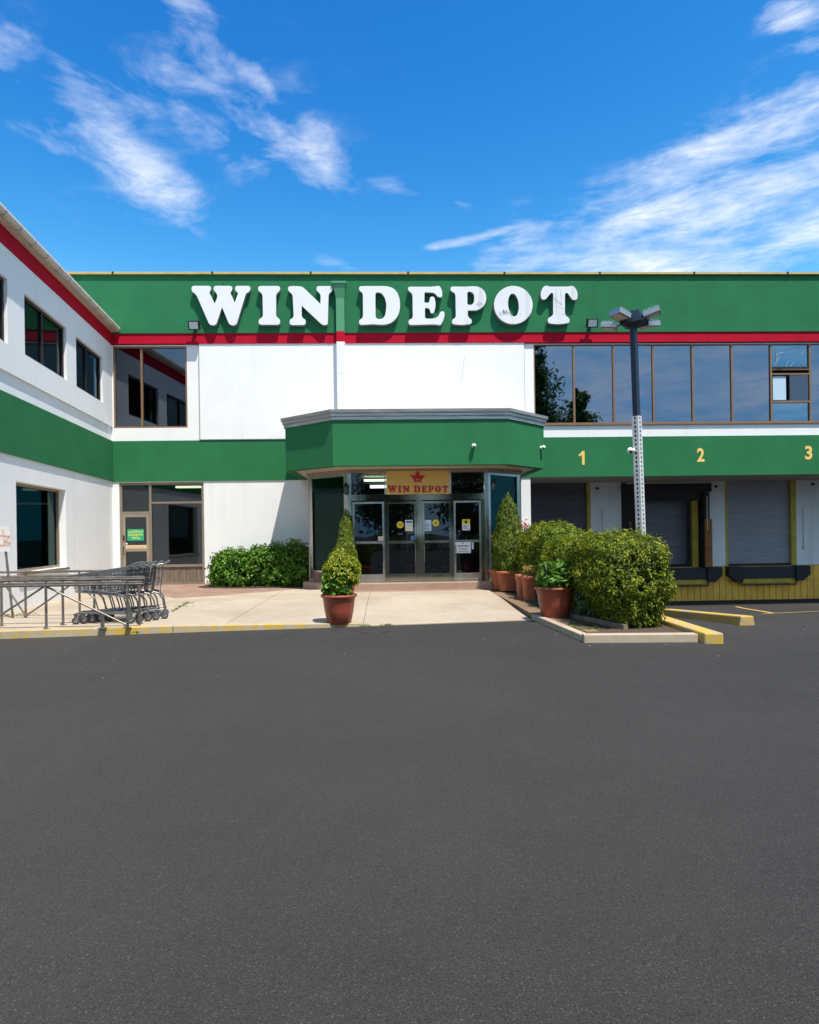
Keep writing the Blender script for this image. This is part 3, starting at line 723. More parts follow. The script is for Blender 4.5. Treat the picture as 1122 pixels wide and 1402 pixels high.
# levellers and bumpers
for x0, x1 in ((8.9, 11.9), (12.15, 15.1), (4.9, 7.4)):
    xs_ = x1-.45
    def bump(xa, xb, flip):
        pts = [(xa, Zd-.01), (xb, Zd-.01), (xb, -.13), (xb-.12, -.27), (xa+.22, -.27), (xa, -.08)] if flip else [(xa, Zd-.01), (xb, Zd-.01), (xb, -.20), (xa+.30, -.27), (xa+.18, -.27), (xa, -.10)]
        return pts
    mb = MB()
    T_ = Matrix(((1, 0, 0, 0), (0, 0, 1, 0), (0, 1, 0, 0), (0, 0, 0, 1)))
    mb.prism([(x0, Zd-.02), (x0+.52, Zd-.02), (x0+.52, -.22), (x0+.42, -.30), (x0+.30, -.30), (x0, -.06)], D2-.32, D2-.06, T_)
    part(mb, 'dock_bumper', M_rubber)
    mb = MB(); mb.prism([(x1-.52, Zd-.02), (x1, Zd-.02), (x1, -.06), (x1-.26, -.28), (x1-.42, -.28), (x1-.52, -.2)], D2-.32, D2-.06, T_)
    part(mb, 'dock_bumper', M_rubber)
    mb = MB(); mb.box(x0+.53, x1-.53, D2-.26, D2-.06, -.17, Zd-.03); lv = part(mb, 'dock_leveller', mat('leveller_dark', (.012, .016, .024), .45, .3, var=.3))
    mb = MB(); mb.box(x0+.5, x1-.5, D2-.20, D2-.06, -.36, -.19); mb.build('lip_beam', M_yjamb, lv)
    mb = MB(); mb.path([(x0+.5, D2-.24, -.2), (x0+.5, D2-.24, -.41), (x1-.48, D2-.24, -.41), (x1-.48, D2-.24, .1)], .022); mb.build('lip_bar', M_black, lv)
# conduits on the piers
mb = MB()
for x in (7.72, 15.05):
    mb.tube((x, D2-.02, .9), (x, D2-.02, 2.35), .012, 6); mb.box(x-.03, x+.03, D2-.05, D2, .82, .94)
mb.tube((15.7, D2-.02, .4), (15.7, D2-.02, 2.3), .012, 6)
part(mb, 'conduit', M_alu)
for x, z in ((7.55, 3.1), (11.85, 3.12), (15.4, 3.16)):
    mb = MB(); mb.lathe([(.001, 0), (.045, 0), (.05, .05), (.03, .1), (.001, .1)], (x, D2-.02, z), 12, Matrix.Rotation(R(90), 4, 'X')); part(mb, 'dock_lamp', M_black)

# splash dirt line along the foot of the white wall
mb = MB(); mb.box(-5.58, -2.0, F-.004, F+.001, .10, .17); part(mb, 'splash_line', mat('splash_dirt', (.42, .38, .32), .9, var=.5, vscale=6))
# painted dock numbers
def number(ch, u, v):
    cx, cz = atY(u, v, F)
    if ch == '1':
        o = shape_mesh('dock_number', [[(.10, .218), (.10, -.218), (.015, -.218), (.015, .095), (-.025, .065), (-.085, .045), (-.085, .115), (-.02, .15), (.03, .218)]], .002, 0, lambda x, y, h: (cx+x, F-.034-h, cz+y), M_yel_num, B, (cx, F, cz))
        o['label'] = 'pale yellow painted numeral 1'; return
    cu = bpy.data.curves.new('n', 'FONT'); cu.body = ch; cu.size = .62; cu.align_x = 'CENTER'; cu.align_y = 'CENTER'; cu.offset = .018; cu.extrude = .002
    ob = bpy.data.objects.new('n', cu); COL.objects.link(ob)
    dg = bpy.context.evaluated_depsgraph_get(); me = bpy.data.meshes.new_from_object(ob.evaluated_get(dg)); bpy.data.objects.remove(ob)
    xs_ = [v_.co.x for v_ in me.vertices]; ys_ = [v_.co.y for v_ in me.vertices]
    kx = .235/(max(xs_)-min(xs_)) if ch != '1' else .21/(max(xs_)-min(xs_)); ky = .435/(max(ys_)-min(ys_)); mx_ = (max(xs_)+min(xs_))/2; my_ = (max(ys_)+min(ys_))/2
    mb = MB(); mb.add([(cx+(p.co.x-mx_)*kx, F-.034-p.co.z, cz+(p.co.y-my_)*ky) for p in me.vertices], [tuple(p.vertices) for p in me.polygons])
    o = mb.build('dock_number', M_yel_num, B); o['label'] = 'pale yellow painted numeral %s' % ch
number('1', 796, 627); number('2', 959, 623); number('3', 1106.5, 620)

# ribbon window bays
rnd = random.Random(3)
def window_frame_mb(x0, x1, z0, z1, y, t=.05, d=.08):
    mb = MB(); mb.box(x0, x1, y, y+d, z0, z0+t); mb.box(x0, x1, y, y+d, z1-t, z1)
    mb.box(x0, x0+t, y+.002, y+d-.002, z0+t, z1-t); mb.box(x1-t, x1, y+.002, y+d-.002, z0+t, z1-t); return mb
def pane_mb(x0, x1, z0, z1, y, tilt=0, rot=0):
    cx, cz = (x0+x1)/2, (z0+z1)/2
    M_ = Matrix.Translation((cx, y, cz)) @ Matrix.Rotation(tilt, 4, 'X') @ Matrix.Rotation(rot, 4, 'Z')
    mb = MB(); mb.box(-(x1-x0)/2, (x1-x0)/2, -.004, .004, -(z1-z0)/2, (z1-z0)/2, M_); return mb
for k in range(NB):
    x0 = RX0+BAY*k; x1 = x0+BAY
    fr = window_frame_mb(x0+.001, x1-.001, Z_SILL, 7.47, F-.01, .028, .09)
    if k == 6:
        zt, zm1, zm0 = 6.66, 6.48, 5.62
        fr.box(x0+.028, x1-.028, F-.012, F+.07, zt-.03, zt+.03); fr.box(x0+.028, x1-.028, F-.012, F+.07, zm0-.03, zm0+.03); fr.box(x0+.028, x1-.028, F-.008, F+.07, zm1, zm1+.05)
        w = fr.build('window', M_bronze, B); w['label'] = 'bay with an open sliding sash and taped film'
        pane_mb(x0+.03, x1-.03, zt+.03, 7.44, F+.05).build('pane', G_open, w); pane_mb(x0+.03, x1-.03, Z_SILL+.03, zm0-.03, F+.05).build('pane', G_open, w)
        sl = window_frame_mb(x0+.03, x0+.62, zm0+.031, zm1-.001, F+.01, .03, .03).build('sliding_sash', M_dark, w)
        pane_mb(x0+.06, x0+.50, zm0+.06, zm1-.03, F+.04).build('pane', mat('pale_blind', (.45, .62, .72), .5), w)
        pane_mb(x0+.62, x1-.05, zm0+.03, zm1, F+.03).build('pane', mirror_glass('screen_glass', (.11, .13, .16), .12), w)
        mb = MB(); mb.box(x0+.03, x1-.03, F-.03, F, zt-.03+.06, zt+.07); mb.box(x0+.18, x0+.36, F-.045, F-.03, zt+.025, zt+.06); mb.build('blind_rail', M_dark, w)
        # clear film creases, thin curled strips
        mb = MB()
        for a, b in (((.15, .1), (.30, .45)), ((.18, .62), (.2, .25)), ((.2, .5), (.42, .58)), ((.42, .66), (1.0, .78)), ((.95, .25), (1.1, .05)), ((.5, .05), (.58, .25)), ((.65, .05), (.75, .22)), ((1.0, .5), (1.14, .66))):
            mb.tube((x0+a[0], F+.035, zt+.05+a[1]*.85), (x0+b[0], F+.03, zt+.05+b[1]*.85), .006, 4)
        mb.build('film_crease', mat('film', (.5, .6, .66), .3), w)
        continue
    w = fr.build('window', M_bronze, B)
    pane_mb(x0+.025, x1-.025, Z_SILL+.025, 7.445, F+.045, R(rnd.uniform(-.25, .25)), R(rnd.uniform(-.2, .2))).build('pane', G_ribbon, w)
mb = MB(); mb.box(RX0-.02, RX0+BAY*NB, F-.06, F+.0, Z_SILL-.055, Z_SILL-.002); part(mb, 'ribbon_sill', M_bronze)
# corner window upstairs
xm = atY(194, 520, F)[0]
fr = window_frame_mb(WL[0], WL[1], WL[2], WL[3], F+.01, .05, .1); fr.box(xm-.03, xm+.03, F+.008, F+.11, WL[2]+.05, WL[3]-.05)
w = fr.build('window', M_bronze, B); w['label'] = 'corner window mirroring the wing'
pane_mb(WL[0]+.04, xm-.02, WL[2]+.04, WL[3]-.04, F+.06, R(.05)).build('pane', G_left, w)
pane_mb(xm+.02, WL[1]-.04, WL[2]+.04, WL[3]-.04, F+.06, R(-.08)).build('pane', G_left, w)
# leader head and downspout
mb = MB()
hx0, hz0 = atY(456, 391, F); hx1, _ = atY(474.5, 391, F); nx0, hz1 = atY(461, 412, F); nx1, _ = atY(472, 412, F)
mb.add([(hx0, F-.34, hz0), (hx1, F-.34, hz0), (hx1, F-.136, hz0), (hx0, F-.136, hz0), (nx0, F-.24, hz1), (nx1, F-.24, hz1), (nx1, F-.136, hz1), (nx0, F-.136, hz1)], [(0, 1, 2, 3), (4, 5, 6, 7), (0, 1, 5, 4), (1, 2, 6, 5), (2, 3, 7, 6), (3, 0, 4, 7)])
mb.box(hx0-.015, hx1+.015, F-.355, F-.137, hz0-.05, hz0+.012)
mb.box(nx0, nx1, F-.24, F-.136, Z_RED1+.006, hz1)
ds = part(mb, 'downspout', mat('spout_green', (.075, .28, .14), .5, var=.06)); ds['label'] = 'boxy rain leader painted to match the wall'
mb = MB(); mb.box(nx0, nx1, F-.24, F-.075, Z_RED0+.02, Z_RED1+.004); mb.build('red_length', M_red, ds)
mb = MB(); z = Z_RED0+.018
for zz in (6.55, 5.6, 4.4): mb.box(nx0, nx1, F-.24, F-.046, zz+.006, z); z = zz
mb.build('white_length', mat('spout_white', (.78, .78, .77), .5, var=.03), ds)
# storefront at the left, ground floor
xA, xB, xC2 = sf[0], atY(206, 720, F)[0], sf[1]
fr = window_frame_mb(sf[0], sf[1], sf[2], sf[3], F+.03, .075, .1)
fr.box(xB-.035, xB+.035, F+.028, F+.13, sf[2]+.075, sf[3]-.075)
zt1 = atY(180, 704, F)[1]; zt2 = atY(240, 688, F)[1]; zs = atY(240, 775, F)[1]
fr.box(sf[0]+.07, xB-.035, F+.026, F+.13, zt1-.0, zt1+.08); fr.box(xB+.035, sf[1]-.07, F+.026, F+.13, zt2-.03, zt2+.03); fr.box(xB+.035, sf[1]-.07, F+.026, F+.13, zs-.03, zs+.05)
st = fr.build('storefront_frame', M_tan, B)
pane_mb(sf[0]+.07, xB-.03, zt1+.08, sf[3]-.07, F+.08).build('pane', G_store, st)
pane_mb(xB+.03, sf[1]-.07, zt2+.03, sf[3]-.07, F+.08).build('pane', G_store, st)
pane_mb(xB+.03, sf[1]-.07, zs+.05, zt2-.03, F+.08).build('pane', G_store, st)
mb = MB(); x = xB+.04
while x < sf[1]-.08: mb.box(x, min(x+.16, sf[1]-.075), F+.06+.004*(int(x*7) % 3), F+.1, sf[2]+.075, zs-.03); x += .165
mb.build('wood_panel', M_wood, st)
dx0, dx1 = sf[0]+.08, xB-.04; dz0 = sf[2]+.03
fr = window_frame_mb(dx0, dx1, dz0, zt1-.005, F+.02, .085, .06); zr = atY(185, 753, F)[1]
fr.box(dx0+.085, dx1-.085, F+.022, F+.078, zr-.045, zr+.045)
dd = fr.build('glazed_door', mat('door_tan', (.36, .30, .22), .42, .4, var=.1), B); dd['label'] = 'tan framed side door with a green poster'
pane_mb(dx0+.08, dx1-.08, zr+.04, zt1-.08, F+.05).build('pane', G_store, dd); pane_mb(dx0+.08, dx1-.08, dz0+.08, zr-.04, F+.05).build('pane', G_store, dd)
mb = MB(); mb.box(dx0+.02, dx0+.055, F-.01, F+.02, zr+.28, zr+.45); mb.path([(dx0+.04, F+.02, zr+.1), (dx0+.04, F-.05, zr+.08), (dx0+.04, F-.05, zr-.12), (dx0+.05, F+.02, zr-.14)], .012); mb.build('handle', M_black, dd)

PLN = []
# rooms behind the clear glass
mb = MB()
mb.box(XC+.05, -5.3, F+4.5, F+4.6, 0, 3.3); mb.box(XC+.02, XC+.05, F+.2, F+4.5, 0, 3.3); mb.box(-5.4, -5.3, F+.2, F+4.5, 0, 3.3)
mb.box(XC+.05, -5.4, F+.2, F+4.5, 3.27, 3.29)
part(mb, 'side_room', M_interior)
mb = MB(); mb.box(XC+.05, -5.4, F+.2, F+4.5, .08, .10); part(mb, 'side_room_floor', M_int_floor)
mb = MB(); mb.box(-6.9, -6.1, F+1.4, F+1.6, 3.2, 3.26); mb.box(-6.0, -5.55, F+2.4, F+2.6, 3.2, 3.26); part(mb, 'room_lamp', emit('tube_lamp', (1, .92, .55), 3))
mb = MB(); mb.box(-6.35, -5.75, F+1.2, F+2.0, .1, 1.35); part(mb, 'carton_stack', mat('carton', (.22, .15, .07), .8))
mb = MB(); mb.box(-6.75, -6.55, F+.9, F+1.6, .1, .95); mb.path([(-6.75, F+.9, .9), (-6.5, F+.9, 1.3), (-6.2, F+1.0, 1.05)], .02); part(mb, 'desk', M_black)
mb = MB()
mb.box(-3.5, 5.2, F+5, F+5.1, .2, 3.4); mb.box(-3.6, -3.5, F+.2, F+5, .2, 3.4); mb.box(4.2, 4.3, F+.2, F+5, .2, 3.4)
mb.box(-3.5, 4.2, F+.2, F+5, 3.28, 3.3)
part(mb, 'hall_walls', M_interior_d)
mb = MB(); mb.box(-3.5, 4.2, F+.1, F+5, .26, .30); mb.prism([(EL, EY+.2), (ER, EY+.2), (3.6, 18.6), (3.6, F+.1), (-1.9, F+.1), (-1.9, 18.6)], .27, .305); part(mb, 'hall_floor', M_int_floor)
mb = MB(); mb.box(-.6, .35, 18.6, 18.9, 3.10, 3.14); mb.box(-.5, .6, F+1.2, F+1.5, 3.12, 3.2); mb.box(1.2, 2.2, F+2.2, F+2.5, 3.12, 3.2); part(mb, 'hall_lamp', emit('hall_tube', (.95, 1, .75), 5))
mb = MB(); mb.box(-.8, 1.0, F+.8, F+1.5, .3, 1.2); mb.box(-.9, 1.1, F+.75, F+1.55, 1.2, 1.26); mb.box(1.9, 3.4, F+2.2, F+2.8, .3, 2.0)
mb.box(2.3, 2.36, 18.9, 18.95, .3, 2.7); mb.box(.0, .05, 19.3, 19.35, .3, 2.5); mb.box(-1.3, -.7, F+1, F+1.4, .3, 2.2); part(mb, 'shop_counter', mat('shelf_dark', (.06, .055, .05), .6, var=.4, vscale=6))
mb = MB(); mb.box(-.3, -.1, F+.85, F+1.0, 1.26, 1.42); mb.box(.2, .5, F+.9, F+1.1, 1.26, 1.36); mb.box(.6, .64, 19.5, 19.52, 1.0, 1.9); part(mb, 'counter_goods', mat('goods', (.45, .30, .08), .5))

for k, (x, y) in enumerate(((-.55, 19.2), (.75, 19.9), (1.75, 18.9), (2.5, 19.6))):
    mb = MB(); mb.lathe([(.001, 0), (.13, 0), (.18, .32), (.15, .33), (.001, .3)], (x, y, .305), 20); hp_ = mb.build('hall_planter', M_terra, B)
    rr2 = np.random.default_rng(60+k); n = 140; a_ = rr2.uniform(0, 6.28, n); q_ = rr2.uniform(.05, .36, n)
    PLN.append((hp_, np.stack([x+q_*np.cos(a_), y+q_*np.sin(a_), .65+rr2.uniform(0, .85, n)], 1), 60+k))
# ------------------------------------------------------------------ vestibule and canopy
CB, CT = 3.30, 4.44
cpoly = [(-2.64, F-.03), (-2.64, 17.62), (-1.29, 16.42), (3.10, 16.42), (4.30, 17.62), (4.30, F-.03)]
cen = Vector((.85, 19.0))
def offset_poly(poly, d):
    res = []
    n = len(poly)
    for i in range(n):
        p = Vector(poly[i])
        if i in (0, n-1): res.append((p.x+(-d if i == 0 else d), p.y)); continue
        a = Vector(poly[i-1]); b = Vector(poly[i+1])
        e1 = (p-a).normalized(); e2 = (b-p).normalized()
        n1 = Vector((e1.y, -e1.x)); n2 = Vector((e2.y, -e2.x))
        if n1.dot(p-cen) < 0: n1 = -n1
        if n2.dot(p-cen) < 0: n2 = -n2
        bis = (n1+n2).normalized(); res.append(tuple(p+bis*d/max(.3, bis.dot(n1))))
    return res
inner = offset_poly(cpoly, -.25)
mb = MB(); n = len(cpoly)
mb.add([(x, y, CB) for x, y in cpoly]+[(x, y, CT) for x, y in cpoly]+[(x, y, CB) for x, y in inner], [(i, i+1, n+i+1, n+i) for i in range(n-1)]+[(i, i+1, 2*n+i+1, 2*n+i) for i in range(n-1)])
cy = mb.build('entrance_canopy', M_green2, B, fix=False)
mb = MB(); si = offset_poly(cpoly, -.05); mb.prism(si, CB+.008, CB+.06); mb.build('canopy_soffit', M_soffit, cy)
mb = MB(); prof = [(.004, CT-.004), (.035, CT-.002), (.035, CT+.075), (.022, CT+.078), (.022, CT+.088), (.07, CT+.092), (.07, CT+.165), (.055, CT+.168), (.055, CT+.178), (.11, CT+.182), (.12, CT+.25), (.10, CT+.255)]
rings = [[(x, y, z) for x, y in offset_poly(cpoly, d)] for d, z in prof]
vs = [p for rg in rings for p in rg]
mb.add(vs, [(j*n+i, j*n+i+1, (j+1)*n+i+1, (j+1)*n+i) for j in range(len(prof)-1) for i in range(n-1)])
mb.build('cornice', M_cornice, cy, fix=False)
mb = MB(); mb.prism(offset_poly(cpoly, .10), CT+.16, CT+.20); mb.build('canopy_roof', M_soffit2, cy)
# frieze board under the soffit edge (bronze line)
V = thing('x', (0, 0, 0), None, None); V.name = 'entrance_vestibule'; V.parent = B; V.location = (0, -F, 0)
zf0 = .305; ztop = 3.20
zdt = 2.45; zhd = 2.64
def vbox(x0, x1, y0, y1, z0, z1, name, m, par=V, bevel=0):
    mb = MB(); mb.box(x0, x1, y0, y1, z0, z1); return mb.build(name, m, par, bevel=bevel)
mb = MB(); vp = [(EL-.10, EY-.03), (ER+.10, EY-.03), (OR_[0]+.06, OR_[1]-.02), (OR_[0]+.06, F), (OL[0]-.06, F), (OL[0]-.06, OL[1]-.02)]
mb.prism(vp, ztop+.01, CB+.012); mb.build('head_trim', M_tan, V)
vbox(EL-.10, EL, EY, EY+.12, zf0, ztop+.01, 'post', M_steel); vbox(ER, ER+.11, EY, EY+.12, zf0, ztop+.01, 'post', M_steel2)
vbox(EL, ER, EY+.01, EY+.10, zdt+.03, zhd, 'header', M_steel)
xa, xb = atY(527.5, 660, EY)[0], atY(617, 660, EY)[0]
for xx in (xa, xb): vbox(xx-.02, xx+.02, EY+.0, EY+.10, zhd, ztop+.01, 'transom_mullion', M_steel2)
pane_mb(EL, xa-.02, zhd, ztop, EY+.06).build('pane', G_clear, V); pane_mb(xb+.02, ER, zhd, ztop, EY+.06).build('pane', G_clear, V)
# diagonal glass sides
def diag(p, q, name):
    p = Vector((*p, 0)); q = Vector((*q, 0)); d = (q-p).normalized(); L = (q-p).length; nrm = Vector((d.y, -d.x, 0))
    M_ = Matrix((((d.x), -nrm.x, 0, p.x), (d.y, -nrm.y, 0, p.y), (0, 0, 1, 0), (0, 0, 0, 1)))
    mb = MB(); mb.box(0, .11, 0, .1, zf0, ztop+.009, M_); mb.box(L-.14, L, 0, .1, zf0, ztop+.009, M_)
    mb.box(.11, L-.14, .01, .09, ztop-.06, ztop+.008, M_); mb.box(.11, L-.14, .01, .09, .55, .61, M_)
    fr = mb.build('side_window', M_steel2, V)
    mb = MB(); mb.box(.11, L-.14, .045, .055, .61, ztop-.06, M_); mb.build('pane', G_teal, fr)
    mb = MB(); mb.box(.06, L-.02, .02, .16, .1, .55, M_); mb.build('brick_base', M_brick, fr)
diag(OL, (EL-.10, EY+.02), 'l'); diag((ER+.10, EY+.02), OR_, 'r')
mb = MB(); mb.box(OL[0]-.04, OL[0]+.06, OL[1]+.05, F, .1, ztop+.0); mb.box(OR_[0]-.06, OR_[0]+.04, OR_[1]+.05, F, .1, ztop); mb.build('side_wall', M_soffit, V)
# four door leaves
DU = [(484, 527), (530, 571), (579, 618.5), (622, 663)]
doors = []
for k, (u0, u1) in enumerate(DU):
    x0 = atY(u0, 740, EY)[0]; x1 = atY(u1, 740, EY)[0]
    if k == 0: x0 = EL+.02
    if k == 3: x1 = ER-.09
    fr = window_frame_mb(x0, x1, zf0+.01, zdt, EY+.02, .055, .045)
    fr.box(x0+.055, x1-.055, EY+.021, EY+.064, zf0+.065, zf0+.215)
    zr = atY(600, 741.5, EY)[1]
    fr.box(x0+.055, x1-.055, EY+.012, EY+.07, zr-.03, zr+.03)
    d_ = fr.build('entrance_door', M_steel2 if k in (0, 3) else M_steel, V, bevel=.004)
    pane_mb(x0+.05, x1-.05, zr+.028, zdt-.05, EY+.045).build('pane', G_clear, d_); pane_mb(x0+.05, x1-.05, zf0+.213, zr-.028, EY+.045).build('pane', G_clear, d_)
    hx = x1-.04 if k in (0, 1) else x0+.04
    mb = MB(); mb.path([(hx, EY+.02, zr-.1), (hx, EY-.05, zr-.13), (hx, EY-.05, zr-.5), (hx, EY+.02, zr-.53)], .013); mb.build('handle', M_steel2, d_)
    doors.append((x0, x1))
for (a, b) in ((doors[0][1], doors[1][0]), (doors[1][1], doors[2][0]), (doors[2][1], doors[3][0])): vbox(a+.003, b-.003, EY, EY+.11, zf0, zdt+.03, 'door_post', M_steel)
vbox(doors[3][1]+.003, ER, EY+.01, EY+.1, zf0, zdt+.03, 'door_post', mat('green_steel', (.10, .14, .08), .25, .9))
vbox(EL, ER, EY-.06, EY+.14, zf0-.004, zf0+.012, 'threshold', M_steel2)

# sign over the doors
S2 = thing('entrance_sign', ((xa+xb)/2, EY, 2.9), 'yellow lightbox sign with red crown and store name above the doors', 'sign')
sz0, sz1 = atY(572, 676.5, EY-.04)[1], atY(572, 644.5, EY-.04)[1]
mb = MB(); mb.box(xa+.024, xb-.024, EY-.045, EY+.09, sz0, sz1); mb.build('panel', M_signpanel, S2, bevel=.006)
def small_map(px, py):
    u = 530.9+(px-263)*(613.8-530.9)/(790-263); v = 664.9+(py-392)*(674.6-664.9)/(447-392)
    # same bold serif lettering at the sign's scale
    return atY(u, v, EY-.05)
for ch in 'WINDEPOT':
    loops = [[small_map(*p) for p in lp] for lp in LET[ch]]
    shape_mesh('letter', loops, .004, 0, lambda x, y, h: (x, EY-.052+h, y), M_signred, S2, (loops[0][0][0], EY-.05, loops[0][0][1]))
em = Zm([(555, 52), (580, 85), (592, 112), (575, 135), (620, 128), (678, 122), (655, 150), (628, 190), (612, 205), (625, 240), (490, 240), (502, 205), (485, 185), (460, 150), (428, 122), (490, 128), (533, 135), (517, 112), (530, 85)], 525, 640, 11.8)
hole1 = Zm([(540, 175), (555, 190), (545, 215), (525, 200)], 525, 640, 11.8); hole2 = Zm([(570, 180), (590, 185), (595, 215), (575, 205)], 525, 640, 11.8); hole3 = Zm([(510, 222), (605, 222), (605, 230), (510, 230)], 525, 640, 11.8)
loops = [[atY(p[0], p[1], EY-.05) for p in lp] for lp in (em, hole1, hole2, hole3)]
shape_mesh('crown_emblem', loops, .004, 0, lambda x, y, h: (x, EY-.052+h, y), M_signred, S2, (.9, EY-.05, 3.0))

# ------------------------------------------------------------------ big sign letters
LF = F-.135-.115
sg = thing('store_sign', (.5, F-.14, 8.2), 'big white rounded serif letters across the green parapet', 'sign')
M_letter_w = mat('letter_weathered', (.75, .755, .78), .35, var=.05, vscale=2.5, stain=.5)
for ch in 'WINDEPOT':
    loops = [[atY(p[0], p[1], LF) for p in lp] for lp in LET[ch]]
    cx = sum(p[0] for p in loops[0])/len(loops[0]); cz = sum(p[1] for p in loops[0])/len(loops[0])
    loc = [[(x-cx, z-cz) for x, z in lp] for lp in loops]
    o = shape_mesh('letter', loc, .068, .009, lambda x, y, h, cx=cx, cz=cz: (cx+x, LF+.05-h, cz+y), M_letter_w if ch in 'POT' else M_letter, sg, (cx, LF, cz))
    o.data.materials.append(M_letter_shade)
    for p_ in o.data.polygons:
        if abs(p_.normal.y) < .35: p_.material_index = 1
    o['label'] = 'letter %s%s' % (ch, ' with grey stains' if ch in 'POT' else '')
    mb = MB()
    # stand-off pins into the wall
    w_ = .18
    for dx, dz in ((-.0, .45), (.0, -.45)):
        ccx = cx+(-.28 if ch in 'PEO' else -.22 if ch == 'D' else 0)
        mb.tube((ccx, LF+.06, cz+dz), (ccx, F-.13, cz+dz), .02, 6)
    mb.build('standoff', M_dark, o)

def marks(name, lines, yy, m, parent, label=None):
    for (a, b, w) in lines:
        pa = Vector((atY(a[0], a[1], yy)[0], yy, atY(a[0], a[1], yy)[1])); pb = Vector((atY(b[0], b[1], yy)[0], yy, atY(b[0], b[1], yy)[1]))
        d = (pb-pa).normalized(); n_ = Vector((-d.z, 0, d.x))*w/2
        mb = MB(); mb.add([pa-n_*.3, pa.lerp(pb, .3)-n_, pb-n_*.5, pb+n_*.4, pa.lerp(pb, .6)+n_*.9, pa+n_*.5], [(0, 1, 2, 3, 4, 5)])
        mb.build_one(name, m, parent, fix=False)
M_st1 = mat('stain_light', (.52, .52, .53), .6, var=.25, vscale=14); M_st2 = mat('stain_dark', (.33, .33, .33), .6, var=.4, vscale=20)
z5 = lambda x, y: (690+x/10.2, 385+y/10.2); z4 = lambda x, y: (605+x/12.47, 385+y/12.47)
LY_ = LF-.029
marks('stain', [(z5(698, 228), z5(815, 325), .018), (z5(702, 278), z5(800, 325), .016), (z5(700, 330), z5(845, 385), .012), (z5(730, 100), z5(735, 470), .03), (z5(800, 100), z5(803, 300), .03)], LY_, M_st1, sg)
marks('stain', [(z5(705, 240), z5(760, 285), .012), (z5(780, 305), z5(820, 335), .02), (z5(820, 455), z5(835, 470), .03)], LY_, M_st2, sg)
marks('stain', [(z4(985, 520), z4(1005, 600), .06), (z4(1020, 500), z4(1035, 590), .05), (z4(1060, 490), z4(1065, 580), .05), (z4(1100, 500), z4(1102, 580), .06), (z5(0, 400), z5(10, 460), .06), (z5(40, 400), z5(60, 470), .06), (z5(70, 430), z5(120, 505), .05), (z5(215, 470), z5(245, 455), .03)], LY_, M_st1, sg)
marks('stain', [(z4(620, 350), z4(690, 400), .10), (z4(590, 385), z4(660, 430), .07)], LY_, M_st1, sg)
marks('hairline_crack', [((636.5, 487), (634.5, 503), .012), ((634.5, 503), (632, 522), .008)], F-.0485, M_soffit2, B)
mb = MB()
# ------------------------------------------------------------------ WING on the left
WA = R(6.0); wd = Vector((math.sin(WA), -math.cos(WA), 0)); win = Vector((-math.cos(WA), -math.sin(WA), 0)); W0 = Vector((XC, F, 0))
def TW(s, d, z): p = W0+wd*s+win*d; return (p.x, p.y, z)
def wing_sz(u, v):
    d = ray(u, v); o = Vector((0, 0, CZ)); nrm = -win
    t = (W0-o).dot(nrm)/d.dot(nrm); p = o+d*t
    return (p-W0).dot(wd), p.z
MW = Matrix(((wd.x, win.x, 0, W0.x), (wd.y, win.y, 0, W0.y), (0, 0, 1, 0), (0, 0, 0, 1)))
WG = thing('office_wing', (XC, F, 0), 'white wing with red stripe, green band and gutter at the left edge', 'building')
SL = 11.6
def rect(u0, v0, u1, v1):
    s0, za = wing_sz(u0, v0); s1, zb = wing_sz(u1, v1); return (min(s0, s1), max(s0, s1), min(za, zb), max(za, zb))
# measured upper windows and the ground floor one
ua = wing_sz(140.5, 480)[0]; ub = wing_sz(104.5, 480)[0]; uc = wing_sz(91.5, 480)[0]; ud = wing_sz(34.5, 480)[0]; ue = wing_sz(11, 440)[0]
zhi = wing_sz(34.5, 402)[1]; zlo = wing_sz(87.5, 516.5)[1]
zlo = (zlo+wing_sz(34.5, 487)[1])/2
print('wing win', ua, ub, uc, ud, ue, zhi, zlo, wing_sz(105, 457), wing_sz(137, 545))
lw = (wing_sz(93, 700)[0], wing_sz(25.5, 700)[0], wing_sz(26, 785)[1], wing_sz(26, 659)[1])
print('low win', lw)
UW = [(ua, ub, zlo, zhi), (uc, ud, zlo, zhi), (ue, ue+1.9, zlo, zhi), (ue+2.7, ue+4.4, zlo, zhi)]
Z_L = 4.98
RV = .13
sheet_wall('upper_wall', M_white, 0.0, SL, Z_L, Z_RED0, UW, TW, RV, WG)
sheet_wall('ledge_wall', M_white, 0.0, SL, Z_BAND1, Z_L, [], lambda s, d, z: TW(s, d+.05, z), .1, WG)
sheet_wall('lower_wall', M_white, 0.0, SL, -.1, Z_BAND0+.02, [lw], lambda s, d, z: TW(s, d+.04, z), .30, WG)
mb = MB(); mb.box(0, SL, -.0, .3, Z_BAND0+.02, Z_BAND1-.0, MW); mb.build('green_band', M_green2, WG)
mb = MB(); mb.box(0, SL, -.02, .3, Z_RED0+.003, 7.862, MW); mb.build('red_stripe', M_red, WG)
mb = MB(); mb.box(SL-.02, SL+.15, .0, 9, -.1, 7.95, MW); mb.box(-.2, SL, 8.9, 9, -.1, 7.95, MW); mb.build('end_wall', M_white, WG)
mb = MB()
mb.add([TW(0.02, -.14, 7.94), TW(SL+.3, -.14, 7.94), TW(SL+.3, 4.5, 9.0), TW(0.02, 4.5, 9.0), TW(SL+.3, 9.3, 8.0), TW(0.02, 9.3, 8.0)], [(0, 1, 2, 3), (3, 2, 4, 5)]); rf = mb.build('roof', M_soffit2, WG)
mb = MB(); mb.box(.0, SL+.3, -.15, .02, 7.865, 7.89, MW); mb.build('eaves_board', M_gutter, WG)
